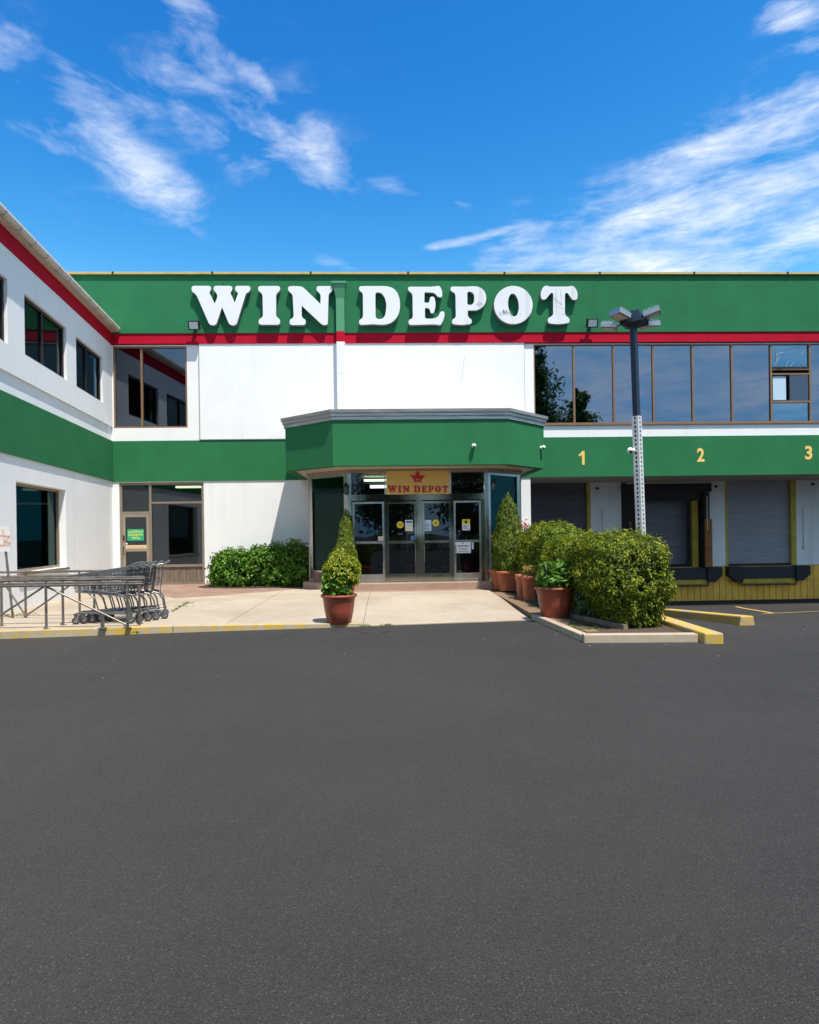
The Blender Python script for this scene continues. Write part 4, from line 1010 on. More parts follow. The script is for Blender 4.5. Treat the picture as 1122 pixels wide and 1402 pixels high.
mb = MB(); g = [(-.14, 8.03), (-.20, 8.04), (-.275, 8.01), (-.29, 7.95), (-.255, 7.885), (-.20, 7.865), (-.14, 7.885)]
for s0 in np.arange(.14, SL, 1.35):
    s1 = min(s0+1.345, SL+.3)
    vs = [TW(s0, d, z) for d, z in g]+[TW(s1, d, z) for d, z in g]; n_ = len(g)
    mb.add(vs, [(i, i+1, n_+i+1, n_+i) for i in range(n_-1)]+[tuple(range(n_)), tuple(range(n_, 2*n_))], False)
gt = mb.build('gutter', M_gutter, WG)
mb = MB()
for s0 in np.arange(.14, SL, .675):
    vs = [TW(s0-.016, -.21+(d+.21)*1.08, 7.95+(z-7.95)*1.1) for d, z in g]+[TW(s0+.016, -.21+(d+.21)*1.08, 7.95+(z-7.95)*1.1) for d, z in g]
    mb.add(vs, [(i, i+1, n_+i+1, n_+i) for i in range(n_-1)]+[tuple(range(n_)), tuple(range(n_, 2*n_))], False)
mb.build('bracket', mat('bracket', (.38, .34, .28), .5), gt)
mb = MB(); mb.box(0.05, SL, .6, .65, 3.0, 7.9, MW); mb.build('inner_wall', M_interior_d, WG)
M_wframe = mat('black_window_frame', (.02, .02, .022), .4, .3)
G_wing = clear_glass('wing_glass', (.50, .58, .57), .0, (.55, .6, .6))
for k, (a, b, c, d) in enumerate(UW):
    mb = MB(); t = .07
    for q in ((a, b, c, c+t), (a, b, d-t, d), (a, a+t, c+t, d-t), (b-t, b, c+t, d-t), ((a+b)/2-.035+.1, (a+b)/2+.035+.1, c+t, d-t)): mb.box(q[0], q[1], RV-.06, RV+.02, q[2], q[3], MW)
    w = mb.build('window', M_wframe, WG)
    mb = MB(); mb.box(a+t, b-t, RV-.02, RV-.012, c+t, d-t, MW); mb.build('pane', G_wing, w)
    mb = MB(); xm_ = (a+b)/2+.1
    n = 30; pts = [(a+.05+(b-a-.1)*i/n, RV+.10+.035*math.sin(i*2.1)) for i in range(n+1)]
    mb.add([TW(s, dd_, c+.05) for s, dd_ in pts]+[TW(s, dd_, d-.05) for s, dd_ in pts], [(i, i+1, n+2+i, n+1+i) for i in range(n)])
    mb.build('curtain', M_curtain, w)
RV = .30
a, b, c, d = lw; mb = MB(); t = .06
for q in ((a, b, c, c+t), (a, b, d-t, d), (a, a+t, c+t, d-t), (b-t, b, c+t, d-t)): mb.box(q[0], q[1], RV-.10, RV+.0, q[2], q[3], MW)
w = mb.build('window', M_tan, WG); w['label'] = 'large dark ground floor window'
mb = MB(); mb.box(a+t, b-t, RV-.05, RV-.042, c+t, d-t, MW); mb.build('pane', G_teal, w)
mb = MB(); mb.box(a+.05, a+.45, RV+.1, RV+.14, c+.05, d-.05, MW); mb.build('blind', M_curtain, w)
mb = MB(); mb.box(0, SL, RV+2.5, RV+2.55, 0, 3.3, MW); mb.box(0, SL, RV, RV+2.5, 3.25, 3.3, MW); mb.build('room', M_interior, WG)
mb = MB(); mb.box(b-1.2, b-.4, RV+.8, RV+1.3, .1, 1.6, MW); mb.box(a+.6, a+.9, RV+1, RV+1.3, .1, 1.5, MW); mb.box(a+.3, b-.2, RV+1.0, RV+1.04, 2.55, 2.6, MW); mb.build('office_furniture', mat('cabinet', (.12, .17, .17), .5), WG)
mb = MB(); mb.box(a-.02, b+.02, -.03, RV-.1, c-.06, c-.003, MW); mb.build('sill', M_tan, WG)

# ------------------------------------------------------------------ fixtures on the buildings
def flood(u, v, label):
    x, z = atY(u, v, F-.3)
    t = thing('floodlight', (x, F-.135, z), label, 'floodlight', 'floodlights on the parapet')
    M_ = Matrix.Translation((x, F-.34, z)) @ Matrix.Rotation(R(20), 4, 'X')
    mb = MB(); mb.box(-.17, .17, -.05, .09, -.13, .13, M_); mb.build('housing', M_black, t, bevel=.012)
    mb = MB(); mb.box(-.13, .13, -.056, -.049, -.10, .10, M_); mb.build('lens', M_lens_w, t)
    mb = MB(); mb.box(-.04, .04, F-.30-0, F-.135, z-.05, z+.05) if False else mb.box(x-.05, x+.05, F-.26, F-.136, z-.04, z+.06); mb.build('bracket', M_black, t)
M_lens_w = mat('flood_lens', (.55, .58, .60), .3)
flood(266.5, 446, 'small black floodlight under the first letter of the big sign')
flood(810.5, 443, 'small black floodlight just past the last letter of the big sign')
def camera_fix(p, out_dir, label):
    p = Vector(p); q = Vector(out_dir).to_track_quat('Z', 'Y').to_matrix().to_4x4()
    t = thing('security_camera', p, label, 'security camera', 'white dome cameras')
    mb = MB(); mb.lathe([(.001, .0), (.045, 0), (.048, .015), (.04, .035), (.025, .045), (.02, .08)], p, 20, q); mb.build('mount', M_camw, t)
    c = p+q.to_3x3() @ Vector((0, 0, .09))
    mb = MB(); mb.lathe([(.058*math.sin(a), -.058*math.cos(a)) for a in [math.pi*i/12 for i in range(13)]], c, 20); mb.build('dome', M_camw, t)
    c2 = c+Vector((0, -.034, -.026)); mb = MB(); mb.lathe([(.033*math.sin(a), -.033*math.cos(a)) for a in [math.pi*i/10 for i in range(11)]], c2, 16); mb.build('lens', M_black, t)
M_camw = mat('camera_white', (.8, .8, .8), .35)
x, z = atY(648.5, 611, 16.42); camera_fix((x, 16.42, z), (0, -1, 0), 'white dome camera on the front face of the green canopy')
P1 = Vector((3.10, 16.42)); P2 = Vector((4.30, 17.62)); pp = P1+(P2-P1)*.90
camera_fix((pp.x, pp.y, 3.84), (.707, -.707, 0), 'white dome camera on the angled right end of the canopy')
def lantern(p, label):
    p = Vector(p); t = thing('wall_lantern', p, label, 'lantern', 'black wall lanterns')
    c = p+Vector((0, -.12, 0))
    mb = MB(); mb.box(p.x-.03, p.x+.03, p.y-.015, p.y, p.z-.1, p.z+.1); mb.path([p+Vector((0, -.01, .08)), p+Vector((0, -.06, .16)), c+Vector((0, 0, .14))], .011); mb.build('bracket', M_black, t)
    mb = MB(); mb.lathe([(.001, .19), (.012, .19), (.012, .15), (.03, .14), (.075, .07), (.08, .055), (.06, .05)], c, 6); mb.lathe([(.06, -.12), (.045, -.15), (.02, -.17), (.001, -.19)], c, 6)
    for i in range(6):
        a = 2*math.pi*i/6; mb.tube(c+Vector((.06*math.cos(a), .06*math.sin(a), .055)), c+Vector((.055*math.cos(a), .055*math.sin(a), -.125)), .006, 4)
    mb.build('lantern_frame', M_black, t)
    mb = MB(); mb.lathe([(.05, -.12), (.056, .05)], c, 6); mb.build('glass', clear_glass('lantern_glass', (.7, .7, .7), .1), t)
x, z = atY(474.5, 668, EY); lantern((x, EY-.03, z-.02), 'black wall lantern on the steel post left of the entrance doors')
x, z = atY(675, 664, EY); lantern((x, EY-.03, z-.02), 'black wall lantern on the steel post right of the entrance doors')

# papers and stickers on the glass: each is a thing
def notice(u0, v0, u1, v1, m, label, yy=EY+.005, lines=(), extra=None, name='notice', cat='notice'):
    x0, z1 = atY(u0, v0, yy); x1, z0 = atY(u1, v1, yy)
    t = thing(name, ((x0+x1)/2, yy, z0), label, cat)
    mb = MB(); mb.box(x0, x1, yy-.002, yy+.001, z0, z1); mb.build('sheet', m, t)
    for (a, b, c, d, mm) in lines:
        mb = MB(); mb.box(x0+(x1-x0)*a, x0+(x1-x0)*b, yy-.0035, yy-.0022, z0+(z1-z0)*c, z0+(z1-z0)*d); mb.build('print', mm, t)
    return t
gy = EY+.036
def txt(n, mm, x0=.12, x1=.88, z0=.12, z1=.85): return [(x0, x1-(.13*((i*7) % 3)), z0+(z1-z0)*i/n, z0+(z1-z0)*(i+.42)/n, mm) for i in range(n)]
notice(555, 712, 565.5, 727, M_paper, 'pale blue and cream notice beside the left yellow sticker', gy, [(.08, .92, .72, .92, M_inkblue), (.1, .9, .5, .6, mat('cream', (.6, .55, .3), .6)), (.1, .8, .36, .44, mat('cream', (.6, .55, .3), .6)), (.15, .85, .1, .28, M_signyel)])
notice(580, 712, 591, 727, mat('paper_blue', (.50, .64, .74), .6), 'light blue handwritten notice beside the right yellow sticker', gy, [(.1, .25, .8, .9, M_inkblue)]+txt(6, M_ink, z1=.75))
notice(633, 711, 644, 726, M_paper, 'yellow topped leaflet on the rightmost door', gy, [(.0, 1, .58, 1, M_yellow), (.35, .62, .62, .9, M_inkblue)]+txt(4, M_ink, z1=.5))
notice(623.5, 742.5, 645, 757, M_paper, 'wide white printed notice under the push bar of the rightmost door', gy-.03, [(.46, .54, .84, .93, M_ink), (.15, .85, .60, .70, M_ink), (.2, .75, .42, .46, M_ink), (.25, .8, .30, .34, M_ink), (.2, .85, .12, .17, M_ink)])
notice(646, 742.5, 649, 752, mat('paper_blue', (.50, .64, .74), .6), 'narrow light blue slip beside the wide white notice', gy)
notice(518, 734.5, 525, 740, mat('paper_pink', (.70, .60, .52), .6), 'small pinkish card low on the leftmost door', gy-.028, [(.2, .8, .3, .7, M_orangefade)])
notice(562.5, 733.5, 568, 739.5, M_inkblue, 'small blue sticker near the push bar of the second door', gy-.028)
for (u, v, lab) in ((548.3, 718.5, 'round yellow sticker on the second door from the left'), (597, 716, 'round yellow sticker on the third door from the left')):
    x, z = atY(u, v, gy); t = thing('sticker', (x, gy, z), lab, 'sticker', 'round yellow door stickers')
    mb = MB(); mb.lathe([(.001, -.002), (.092, -.002), (.092, .001)], (x, gy-.001, z), 28, Matrix.Rotation(R(90), 4, 'X')); mb.add([(x+.092*math.cos(a), gy-.002, z+.092*math.sin(a)) for a in [2*math.pi*i/28 for i in range(28)]], [tuple(range(28))]); mb.build('disc', M_yellow, t)
    mb = MB()
    for k in range(3): mb.box(x-.05, x+.05, gy-.0045, gy-.0035, z-.035+.028*k, z-.035+.028*k+.014)
    mb.build('print', M_ink_y, t)
fy = F+.040
ls = [(.08, .92, .84-.17*k, .94-.17*k, M_signyel) for k in range(1, 4)]
pst = notice(174.5, 724.5, 197.5, 740, M_signgreen, 'green poster with yellow lettering on the side door glass', fy, (), name='poster', cat='poster')
x0, z1 = atY(174.5, 724.5, fy); x1, z0 = atY(197.5, 740, fy)
rr_ = random.Random(5)
mb = MB()
for row, (za, zb, a, b) in enumerate(((.66, .88, .08, .92), (.40, .62, .06, .94), (.12, .32, .28, .74))):
    xx = a
    while xx < b:
        w_ = rr_.uniform(.035, .06); zz = zb-abs((xx+.02-.5))*.10
        mb.box(x0+(x1-x0)*xx, x0+(x1-x0)*(xx+w_*.45), fy-.0035, fy-.0022, z0+(z1-z0)*za, z0+(z1-z0)*zz)
        mb.box(x0+(x1-x0)*(xx), x0+(x1-x0)*(xx+w_), fy-.0037, fy-.0024, z0+(z1-z0)*(zz-.06), z0+(z1-z0)*zz) if rr_.random() < .7 else mb.box(x0+(x1-x0)*(xx), x0+(x1-x0)*(xx+w_), fy-.0037, fy-.0024, z0+(z1-z0)*za, z0+(z1-z0)*(za+.06))
        xx += w_+.025
mb.build('lettering', M_signyel, pst)
notice(170, 746.5, 201.5, 751.5, mat('strip_cream', (.66, .50, .26), .6), 'long cream and orange strip under the green poster', fy, [(0, .1, 0, 1, M_paper), (.2, .9, .3, .55, M_orangefade)])
notice(168.5, 743.3, 175, 745.5, M_paper, 'tiny white label above the cream strip on the side door', fy)

# ------------------------------------------------------------------ lamp post
LY = 12.6
xb_, _ = atY(879, 745, LY); xt_, ztp = atY(867.5, 447, LY)
LP = thing('lamp_post', (xb_, LY, .07), 'dark square lamp post in white perforated sleeve rising from the hedge', 'lamp post')
pb = Vector((xb_+.02, LY, .07)); pt = Vector((xt_, LY, ztp))
ax = (pt-pb).normalized()
def sq_tube(a, b, w, name, m, par, ang=R(38)):
    a = Vector(a); b = Vector(b); d = (b-a).normalized(); q = d.to_track_quat('Z', 'Y').to_matrix().to_4x4(); rz = Matrix.Rotation(ang, 4, 'Z')
    mb = MB(); M_ = Matrix.Translation(a) @ q @ rz; L = (b-a).length
    mb.box(-w/2, w/2, -w/2, w/2, 0, L, M_); return mb.build(name, m, par)
sq_tube(pb, pt, .105, 'pole', M_pole, LP)
# perforated sleeve: four plates with punched holes up to y=567
zsl = atY(873, 567, LY)[1]; sl_top = pb+ax*((zsl-pb.z)/ax.z)
q = ax.to_track_quat('Z', 'Y').to_matrix().to_4x4(); Ms = Matrix.Translation(pb) @ q @ Matrix.Rotation(R(38), 4, 'Z'); Ls = (sl_top-pb).length
mb = MB(); w_ = .066; pitch = .085; hw = .018; hh = .023
for sd_ in range(4):
    Mr = Ms @ Matrix.Rotation(R(90*sd_), 4, 'Z')
    z = 0
    while z+pitch <= Ls:
        for (x0, x1, z0, z1) in ((-w_, -hw, z, z+pitch), (hw, w_, z, z+pitch), (-hw, hw, z, z+pitch/2-hh), (-hw, hw, z+pitch/2+hh, z+pitch)):
            mb.add([Mr @ Vector(p) for p in ((x0, -w_, z0), (x1, -w_, z0), (x1, -w_, z1), (x0, -w_, z1))], [(0, 1, 2, 3)])
        z += pitch
mb.build('perforated_sleeve', M_perf, LP, fix=False)
hub = pt
mb = MB()
def ringpts(r, z): return [hub+Vector((r*math.cos(R(k*90+8)), r*math.sin(R(k*90+8)), z)) for k in range(4)]
r1, r2, r3, r4 = ringpts(.09, -.03), ringpts(.30, .04), ringpts(.28, .10), ringpts(.20, .27)
mb.add(r1+r2+r3+r4, [(j*4+i, j*4+(i+1) % 4, (j+1)*4+(i+1) % 4, (j+1)*4+i) for j in range(3) for i in range(4)]+[(12, 13, 14, 15), (3, 2, 1, 0)])
mb.build('hub', M_pole, LP)
for k, (az_, tilt, dist, zz) in enumerate(((208, 13, .36, .12), (332, 15, .34, .15), (158, 8, .44, .0), (22, 8, .40, .02))):
    a = R(az_); dv = Vector((math.cos(a), math.sin(a), 0)); c = hub+dv*dist+Vector((0, 0, zz))
    X = dv; Yv = Vector((-dv.y, dv.x, 0))
    Mh = Matrix.Translation(c) @ Matrix(((X.x, Yv.x, 0, 0), (X.y, Yv.y, 0, 0), (0, 0, 1, 0), (0, 0, 0, 1))) @ Matrix.Rotation(R(-tilt), 4, 'Y')
    mb = MB(); mb.box(-.14, .17, -.14, .14, .0, .10, Mh)
    for j in range(6): mb.box(-.11+.045*j, -.095+.045*j, -.12, .12, .10, .135, Mh)
    h_ = mb.build('lamp_head', M_alu, LP, bevel=.03)
    mb = MB(); mb.box(-.09, .14, -.10, .10, -.006, .002, Mh); mb.build('lens', M_lens, h_)
    mb = MB(); mb.tube(hub+dv*.16+Vector((0, 0, .1)), c-dv*.08+Vector((0, 0, .03)), .03, 8); mb.build('arm', M_alu, h_)
cpos = pb+ax*((atY(876, 617, LY)[1]-pb.z)/ax.z)
camera_fix(cpos+Vector((-.085, -.03, 0)), (-1, -.25, 0), 'white dome camera strapped to the perforated lamp post')

# ------------------------------------------------------------------ cart corral
GP = thing('cart_corral', (-5.5, 11.2, Z_WALK), 'weathered pipe cart corral with crossed braces on the left pavement', 'cart corral')
def wpt(u, y, z): return Vector((atY(u, 800, y)[0], y, z))
rows = [(10.92, [-90, -25, 63, 174.5], .80), (11.42, [-70, 2, 86, 191], .80), (12.55, [35, 109, 129], .86)]
zr0 = Z_WALK-.005
for ri, (y, us, h) in enumerate(rows):
    mb = MB()
    xl = wpt(us[0] if ri < 2 else -60, y, 0).x; xr = wpt((197, 197, 178)[ri], y, 0).x
    for dz in (0, -.085): mb.tube((xl, y, zr0+h+dz), (xr, y, zr0+h+dz), .022, 10)
    mb.build('rail', M_galv, GP)
    for u in us:
        p = wpt(u, y, zr0); mb = MB(); mb.tube(p, p+Vector((0, 0, h)), .021, 10); mb.box(p.x-.045, p.x+.045, y-.045, y+.045, zr0, zr0+.008); mb.build('post', M_galv, GP)
def brace(a, b):
    mb = MB(); mb.tube(a, b, .017, 8); mb.build('brace', M_galv, GP)
brace(wpt(63, 10.945, zr0+.70), wpt(172, 10.945, zr0+.05)); brace(wpt(-25, 10.945, zr0+.05), wpt(61, 10.945, zr0+.70))
brace(wpt(35, 12.52, zr0+.04), wpt(106, 12.0, zr0+.72)); brace(wpt(0, 12.52, zr0+.78), wpt(35, 12.52, zr0+.04))
mb = MB(); p = wpt(140, 10.9, zr0); mb.tube(p, p+Vector((0, 0, .24)), .03, 10); mb.box(p.x-.06, p.x+.06, p.y-.06, p.y+.06, zr0, zr0+.01); mb.build('stub_post', M_galv, GP)
mb = MB()
for u in (-88, 197): mb.tube(wpt(u, 10.92, zr0+.8), wpt(u, 12.55 if u < 0 else 11.42, zr0+.8), .02, 8)
mb.build('cross_rail', M_galv, GP)

# ------------------------------------------------------------------ shopping carts
def make_cart():
    t = thing('shopping_cart', (0, 0, 0), 'cart', 'shopping cart')
    # local: +X is the handle end, -X the nose; near side -Y
    w0, w1 = .20, .28                       # half widths nose / handle
    zn, zh, zb0, zb1 = .84, .98, .56, .46   # top nose, top handle, bottom nose, bottom handle
    xn, xh = -.42, .42
    mb = MB()
    def P(f, side, g):   # f along nose->handle, g 0 bottom..1 top
        x = xn+(xh-xn)*f; w = (w0+(w1-w0)*f)*(.86+.14*g)
        zt = zn+(zh-zn)*f; zb = zb0+(zb1-zb0)*f
        x += (.06*g if f > .5 else -.07*g)*(abs(f-.5)*2)
        return Vector((x, side*w, zb+(zt-zb)*g))
    for s in (-1, 1):
        for g in (0, 1): mb.tube(P(0, s, g), P(1, s, g), .010, 6)
        for g in (.2, .4, .6, .8): mb.tube(P(0, s, g), P(1, s, g), .0035, 4, cap=False)
        for i in range(17): mb.tube(P(i/16, s, 0), P(i/16, s, 1), .0032, 4, cap=False)
    for f in (0, 1):
        for g in (0, 1): mb.tube(P(f, -1, g), P(f, 1, g), .009, 6)
        for g in (.25, .5, .75): mb.tube(P(f, -1, g), P(f, 1, g), .0035, 4, cap=False)
        for i in range(1, 10):
            a0 = P(f, -1, 0).lerp(P(f, 1, 0), i/10); a1 = P(f, -1, 1).lerp(P(f, 1, 1), i/10); mb.tube(a0, a1, .0032, 4, cap=False)
    for i in range(1, 10): mb.tube(P(0, -1, 0).lerp(P(0, 1, 0), i/10), P(1, -1, 0).lerp(P(1, 1, 0), i/10), .0035, 4, cap=False)
    mb.build('basket', M_cart, t)
    mb = MB()
    hL = P(1, -1, 1)+Vector((.10, -.0, .05)); hR = P(1, 1, 1)+Vector((.10, 0, .05))
    mb.tube(P(1, -1, 1), hL, .012, 8); mb.tube(P(1, 1, 1), hR, .012, 8); mb.tube(hL, hR, .017, 10); mb.build('handle', M_cartseat, t)
    mb = MB()
    for s in (-1, 1):
        mb.path([Vector((.30, s*.23, .50)), Vector((.40, s*.24, .47)), Vector((.47, s*.25, .36)), Vector((.50, s*.26, .16))], .013, 8)
        mb.path([Vector((-.20, s*.18, .52)), Vector((-.10, s*.19, .44)), Vector((-.06, s*.20, .30)), Vector((-.04, s*.20, .20))], .012, 8)
        mb.path([Vector((.50, s*.26, .16)), Vector((.0, s*.22, .19)), Vector((-.40, s*.17, .19)), Vector((-.46, s*.15, .17))], .012, 8)
    mb.tube((-.46, -.15, .17), (-.46, .15, .17), .012, 8); mb.build('frame', M_cart, t)
    mb = MB()
    for i in range(9): y = -.17+.34*i/8; mb.tube((-.40, y*.85, .20), (.40, y*1.3, .205), .004, 4, cap=False)
    for i in range(4): x = -.3+.2*i; mb.tube((x, -.2, .20), (x, .2, .20), .004, 4, cap=False)
    mb.build('lower_tray', M_cart, t)
    mb = MB(); mb.add([P(.93, -.8, .25), P(.93, .8, .25), P(.80, .75, .35), P(.80, -.75, .35), P(.95, -.8, .9), P(.95, .8, .9)], [(0, 1, 2, 3), (0, 1, 5, 4)]); mb.build('child_seat', M_cartseat, t)
    for (x, y) in ((.50, -.26), (.50, .26), (-.43, -.15), (-.43, .15)):
        wm = MB(); wm.lathe([(.012, -.016), (.055, -.016), (.062, -.010), (.062, .010), (.055, .016), (.012, .016)], (x, y, .062), 20, Matrix.Rotation(R(90), 4, 'X'))
        wo = wm.build('wheel', M_wheel, t)
        mb = MB(); mb.lathe([(.001, -.018), (.035, -.018), (.035, .018), (.001, .018)], (x, y, .062), 14, Matrix.Rotation(R(90), 4, 'X')); mb.build('hub', M_alu, wo)
        mb = MB(); mb.box(x-.02, x+.02, y-.024, y-.02, .06, .17); mb.box(x-.02, x+.02, y+.02, y+.024, .06, .17); mb.build('fork', M_cart, t)
    return t
c0 = make_cart()
lab = ['shopping cart at the outer left end of the nested row', 'second shopping cart of the nested row counting from the corral', 'middle shopping cart of the nested row', 'fourth shopping cart of the nested row, just inside the last one', 'last shopping cart with its handle raised nearest the side door']
crt = [(-4.92, 11.66, 6), (-4.83, 11.76, 9), (-4.74, 11.87, 12), (-4.66, 11.99, 14), (-4.57, 12.14, 17)]
for k, (x, y, a) in enumerate(crt):
    c = c0 if k == 0 else copy_tree(c0)
    c.location = (x, y, pave_z(x, y)); c.rotation_euler = (0, 0, R(a)); c['label'] = lab[k]; c['group'] = 'nested shopping carts'

# sign board on a leaning post at the far left
sp = thing('notice_board', (-7.35, 12.55, Z_WALK), 'small white board with faded orange writing on a leaning post at the left edge', 'sign')
bx0, bz1 = atY(-14, 721, 12.5); bx1, bz0 = atY(15.5, 755, 12.5)
mb = MB(); mb.box(bx0, bx1, 12.48, 12.50, bz0, bz1); mb.build('board', mat('board_white', (.66, .64, .62), .7, var=.1), sp)
mb = MB(); mb.tube(Vector((atY(6, 740, 12.53)[0], 12.53, bz0+.3)), Vector((atY(18, 845, 12.53)[0], 12.53, Z_WALK)), .022, 8); mb.build('post', M_galv, sp)
mb = MB()
def stroke(pts, r=.012):
    P_ = [Vector((atY(u, v, 12.47)[0], 12.475, atY(u, v, 12.47)[1])) for u, v in pts]
    for a, b in zip(P_[:-1], P_[1:]):
        d = (b-a).normalized(); w = Vector((-d.z, 0, d.x))*r
        mb.add([a-w, b-w, b+w, a+w], [(0, 1, 2, 3)])
for s_ in ([(-10, 734), (4, 733)], [(-3, 733), (-3, 744)], [(6, 734), (13, 734)], [(13, 734), (7, 742)], [(7, 742), (14, 743)], [(-10, 747), (14, 746)], [(4, 725), (6, 745)]): stroke(s_)
mb.build('writing', M_orangefade, sp)

# ------------------------------------------------------------------ plants
def leaf_mesh(name, P_, Nn, L, W, m, parent, up=.0, curl=.25, seed=0):
    """P_ (n,3) positions, Nn (n,3) facing; each leaf a small folded diamond"""
    r = np.random.default_rng(seed); n = len(P_)
    Nn = Nn/np.linalg.norm(Nn, axis=1, keepdims=True)
    t = r.normal(size=(n, 3)); t[:, 2] += up; t -= Nn*np.sum(t*Nn, axis=1, keepdims=True)*.8; t /= np.linalg.norm(t, axis=1, keepdims=True)
    b = np.cross(Nn, t); b /= np.linalg.norm(b, axis=1, keepdims=True)+1e-9
    l = L*r.uniform(.6, 1.35, (n, 1)); w = W*r.uniform(.7, 1.3, (n, 1))
    v0 = P_-t*l*.5; v2 = P_+t*l*.5-Nn*l*curl; v1 = P_+b*w*.5+Nn*w*.18; v3 = P_-b*w*.5+Nn*w*.18
    V_ = np.stack([v0, v1, v2, v3], 1).reshape(-1, 3)
    o = np.arange(n)*4
    F_ = np.stack([o, o+1, o+2, o, o+2, o+3], 1).reshape(-1)
    me = bpy.data.meshes.new(name); me.vertices.add(len(V_)); me.vertices.foreach_set('co', V_.astype(np.float32).ravel())
    me.loops.add(len(F_)); me.loops.foreach_set('vertex_index', F_.astype(np.int32)); me.polygons.add(n*2)
    me.polygons.foreach_set('loop_start', np.arange(0, n*6, 3, dtype=np.int32)); me.polygons.foreach_set('loop_total', np.full(n*2, 3, dtype=np.int32))
    me.update(calc_edges=True); me.validate(); me.materials.append(m)
    ob = bpy.data.objects.new(name, me); COL.objects.link(ob)
    if parent is not None:
        ob.parent = parent; ob.location = -Vector(parent.location)
    return ob
def lump(p, f, seed):
    """cheap smooth noise in numpy"""
    r = np.random.default_rng(seed); s = np.zeros(len(p))
    for k in range(7):
        d = r.normal(size=3)*f; ph = r.uniform(0, 6.28); s += np.sin(p @ d+ph)
    return s/3.2
def sample_superellipsoid(c, h, e, n, seed, depth=.10, amp=.06, zmin=None):
    r = np.random.default_rng(seed); d = r.normal(size=(n*2, 3)); d /= np.linalg.norm(d, axis=1, keepdims=True)
    # area-ish correction: sample on the box then round it
    h = np.array(h); area = np.array([h[1]*h[2], h[0]*h[2], h[0]*h[1]]); ax_ = r.choice(3, size=n, p=area/area.sum()); sg_ = r.choice([-1, 1], size=n)
    u = r.uniform(-1, 1, (n, 3)); u[np.arange(n), ax_] = sg_
    k = (np.sum(np.abs(u)**e, axis=1, keepdims=True))**(1/e); u = u/k
    nn = np.sign(u)*np.abs(u)**(e-1)/h; nn /= np.linalg.norm(nn, axis=1, keepdims=True)
    p = u*h
    p = p+nn*(amp*lump(p, 5.5, seed)[:, None]+amp*.7*lump(p, 14, seed+1)[:, None])
    dep = r.exponential(depth, (n, 1))-depth*.35
    dep = np.minimum(dep, depth*3)
    p = p-nn*dep
    p = p+np.array(c)
    if zmin is not None: keep = p[:, 2] > zmin; p, nn = p[keep], nn[keep]
    return p, nn
def core(c, h, e, name, m, parent, amp=.03, zmin=0):
    bm = bmesh.new(); bmesh.ops.create_icosphere(bm, subdivisions=4, radius=1)
    for v in bm.verts:
        u = np.array(v.co); k = (np.sum(np.abs(u)**e))**(1/e); u = u/k*np.array(h)
        v.co = Vector((u[0]+c[0], u[1]+c[1], max(zmin, u[2]+c[2])))
    me = bpy.data.meshes.new(name); bm.to_mesh(me); bm.free(); me.materials.append(m)
    ob = bpy.data.objects.new(name, me); COL.objects.link(ob); ob.parent = parent; ob.location = -Vector(parent.location); return ob
M_core = mat('shade_core', (.020, .022, .010), .95, bump=.5, bscale=20)  # solid filler, coloured as the shade between the leaves
L_yew = leafmat('yew_leaf', [(.018, .038, .004), (.055, .10, .007), (.17, .22, .012), (.38, .42, .02), (.65, .58, .06)], ns=8, wr=.45, wn=1.35)
L_hedge = leafmat('laurel_leaf', [(.022, .065, .006), (.060, .160, .010), (.125, .28, .02), (.22, .40, .04)], rough=.35, ns=6, wr=.5, wn=1.3)
L_cyp = leafmat('cypress_leaf', [(.030, .060, .005), (.085, .14, .010), (.20, .25, .015), (.36, .38, .02)], ns=9, wr=.4, wn=1.3)
L_gold = leafmat('golden_leaf', [(.12, .18, .008), (.26, .30, .012), (.46, .44, .03)])
L_broad = leafmat('broad_leaf', [(.05, .12, .012), (.10, .22, .02), (.16, .32, .03)], rough=.4)
L_rust = leafmat('rusty_leaf', [(.14, .06, .02), (.26, .12, .03)])
L_con = leafmat('conifer_leaf', [(.03, .065, .012), (.08, .15, .025), (.16, .26, .04)], ns=2, wn=1.3)
M_bark = mat('bark', (.10, .07, .05), .9, bump=.5, bscale=20)

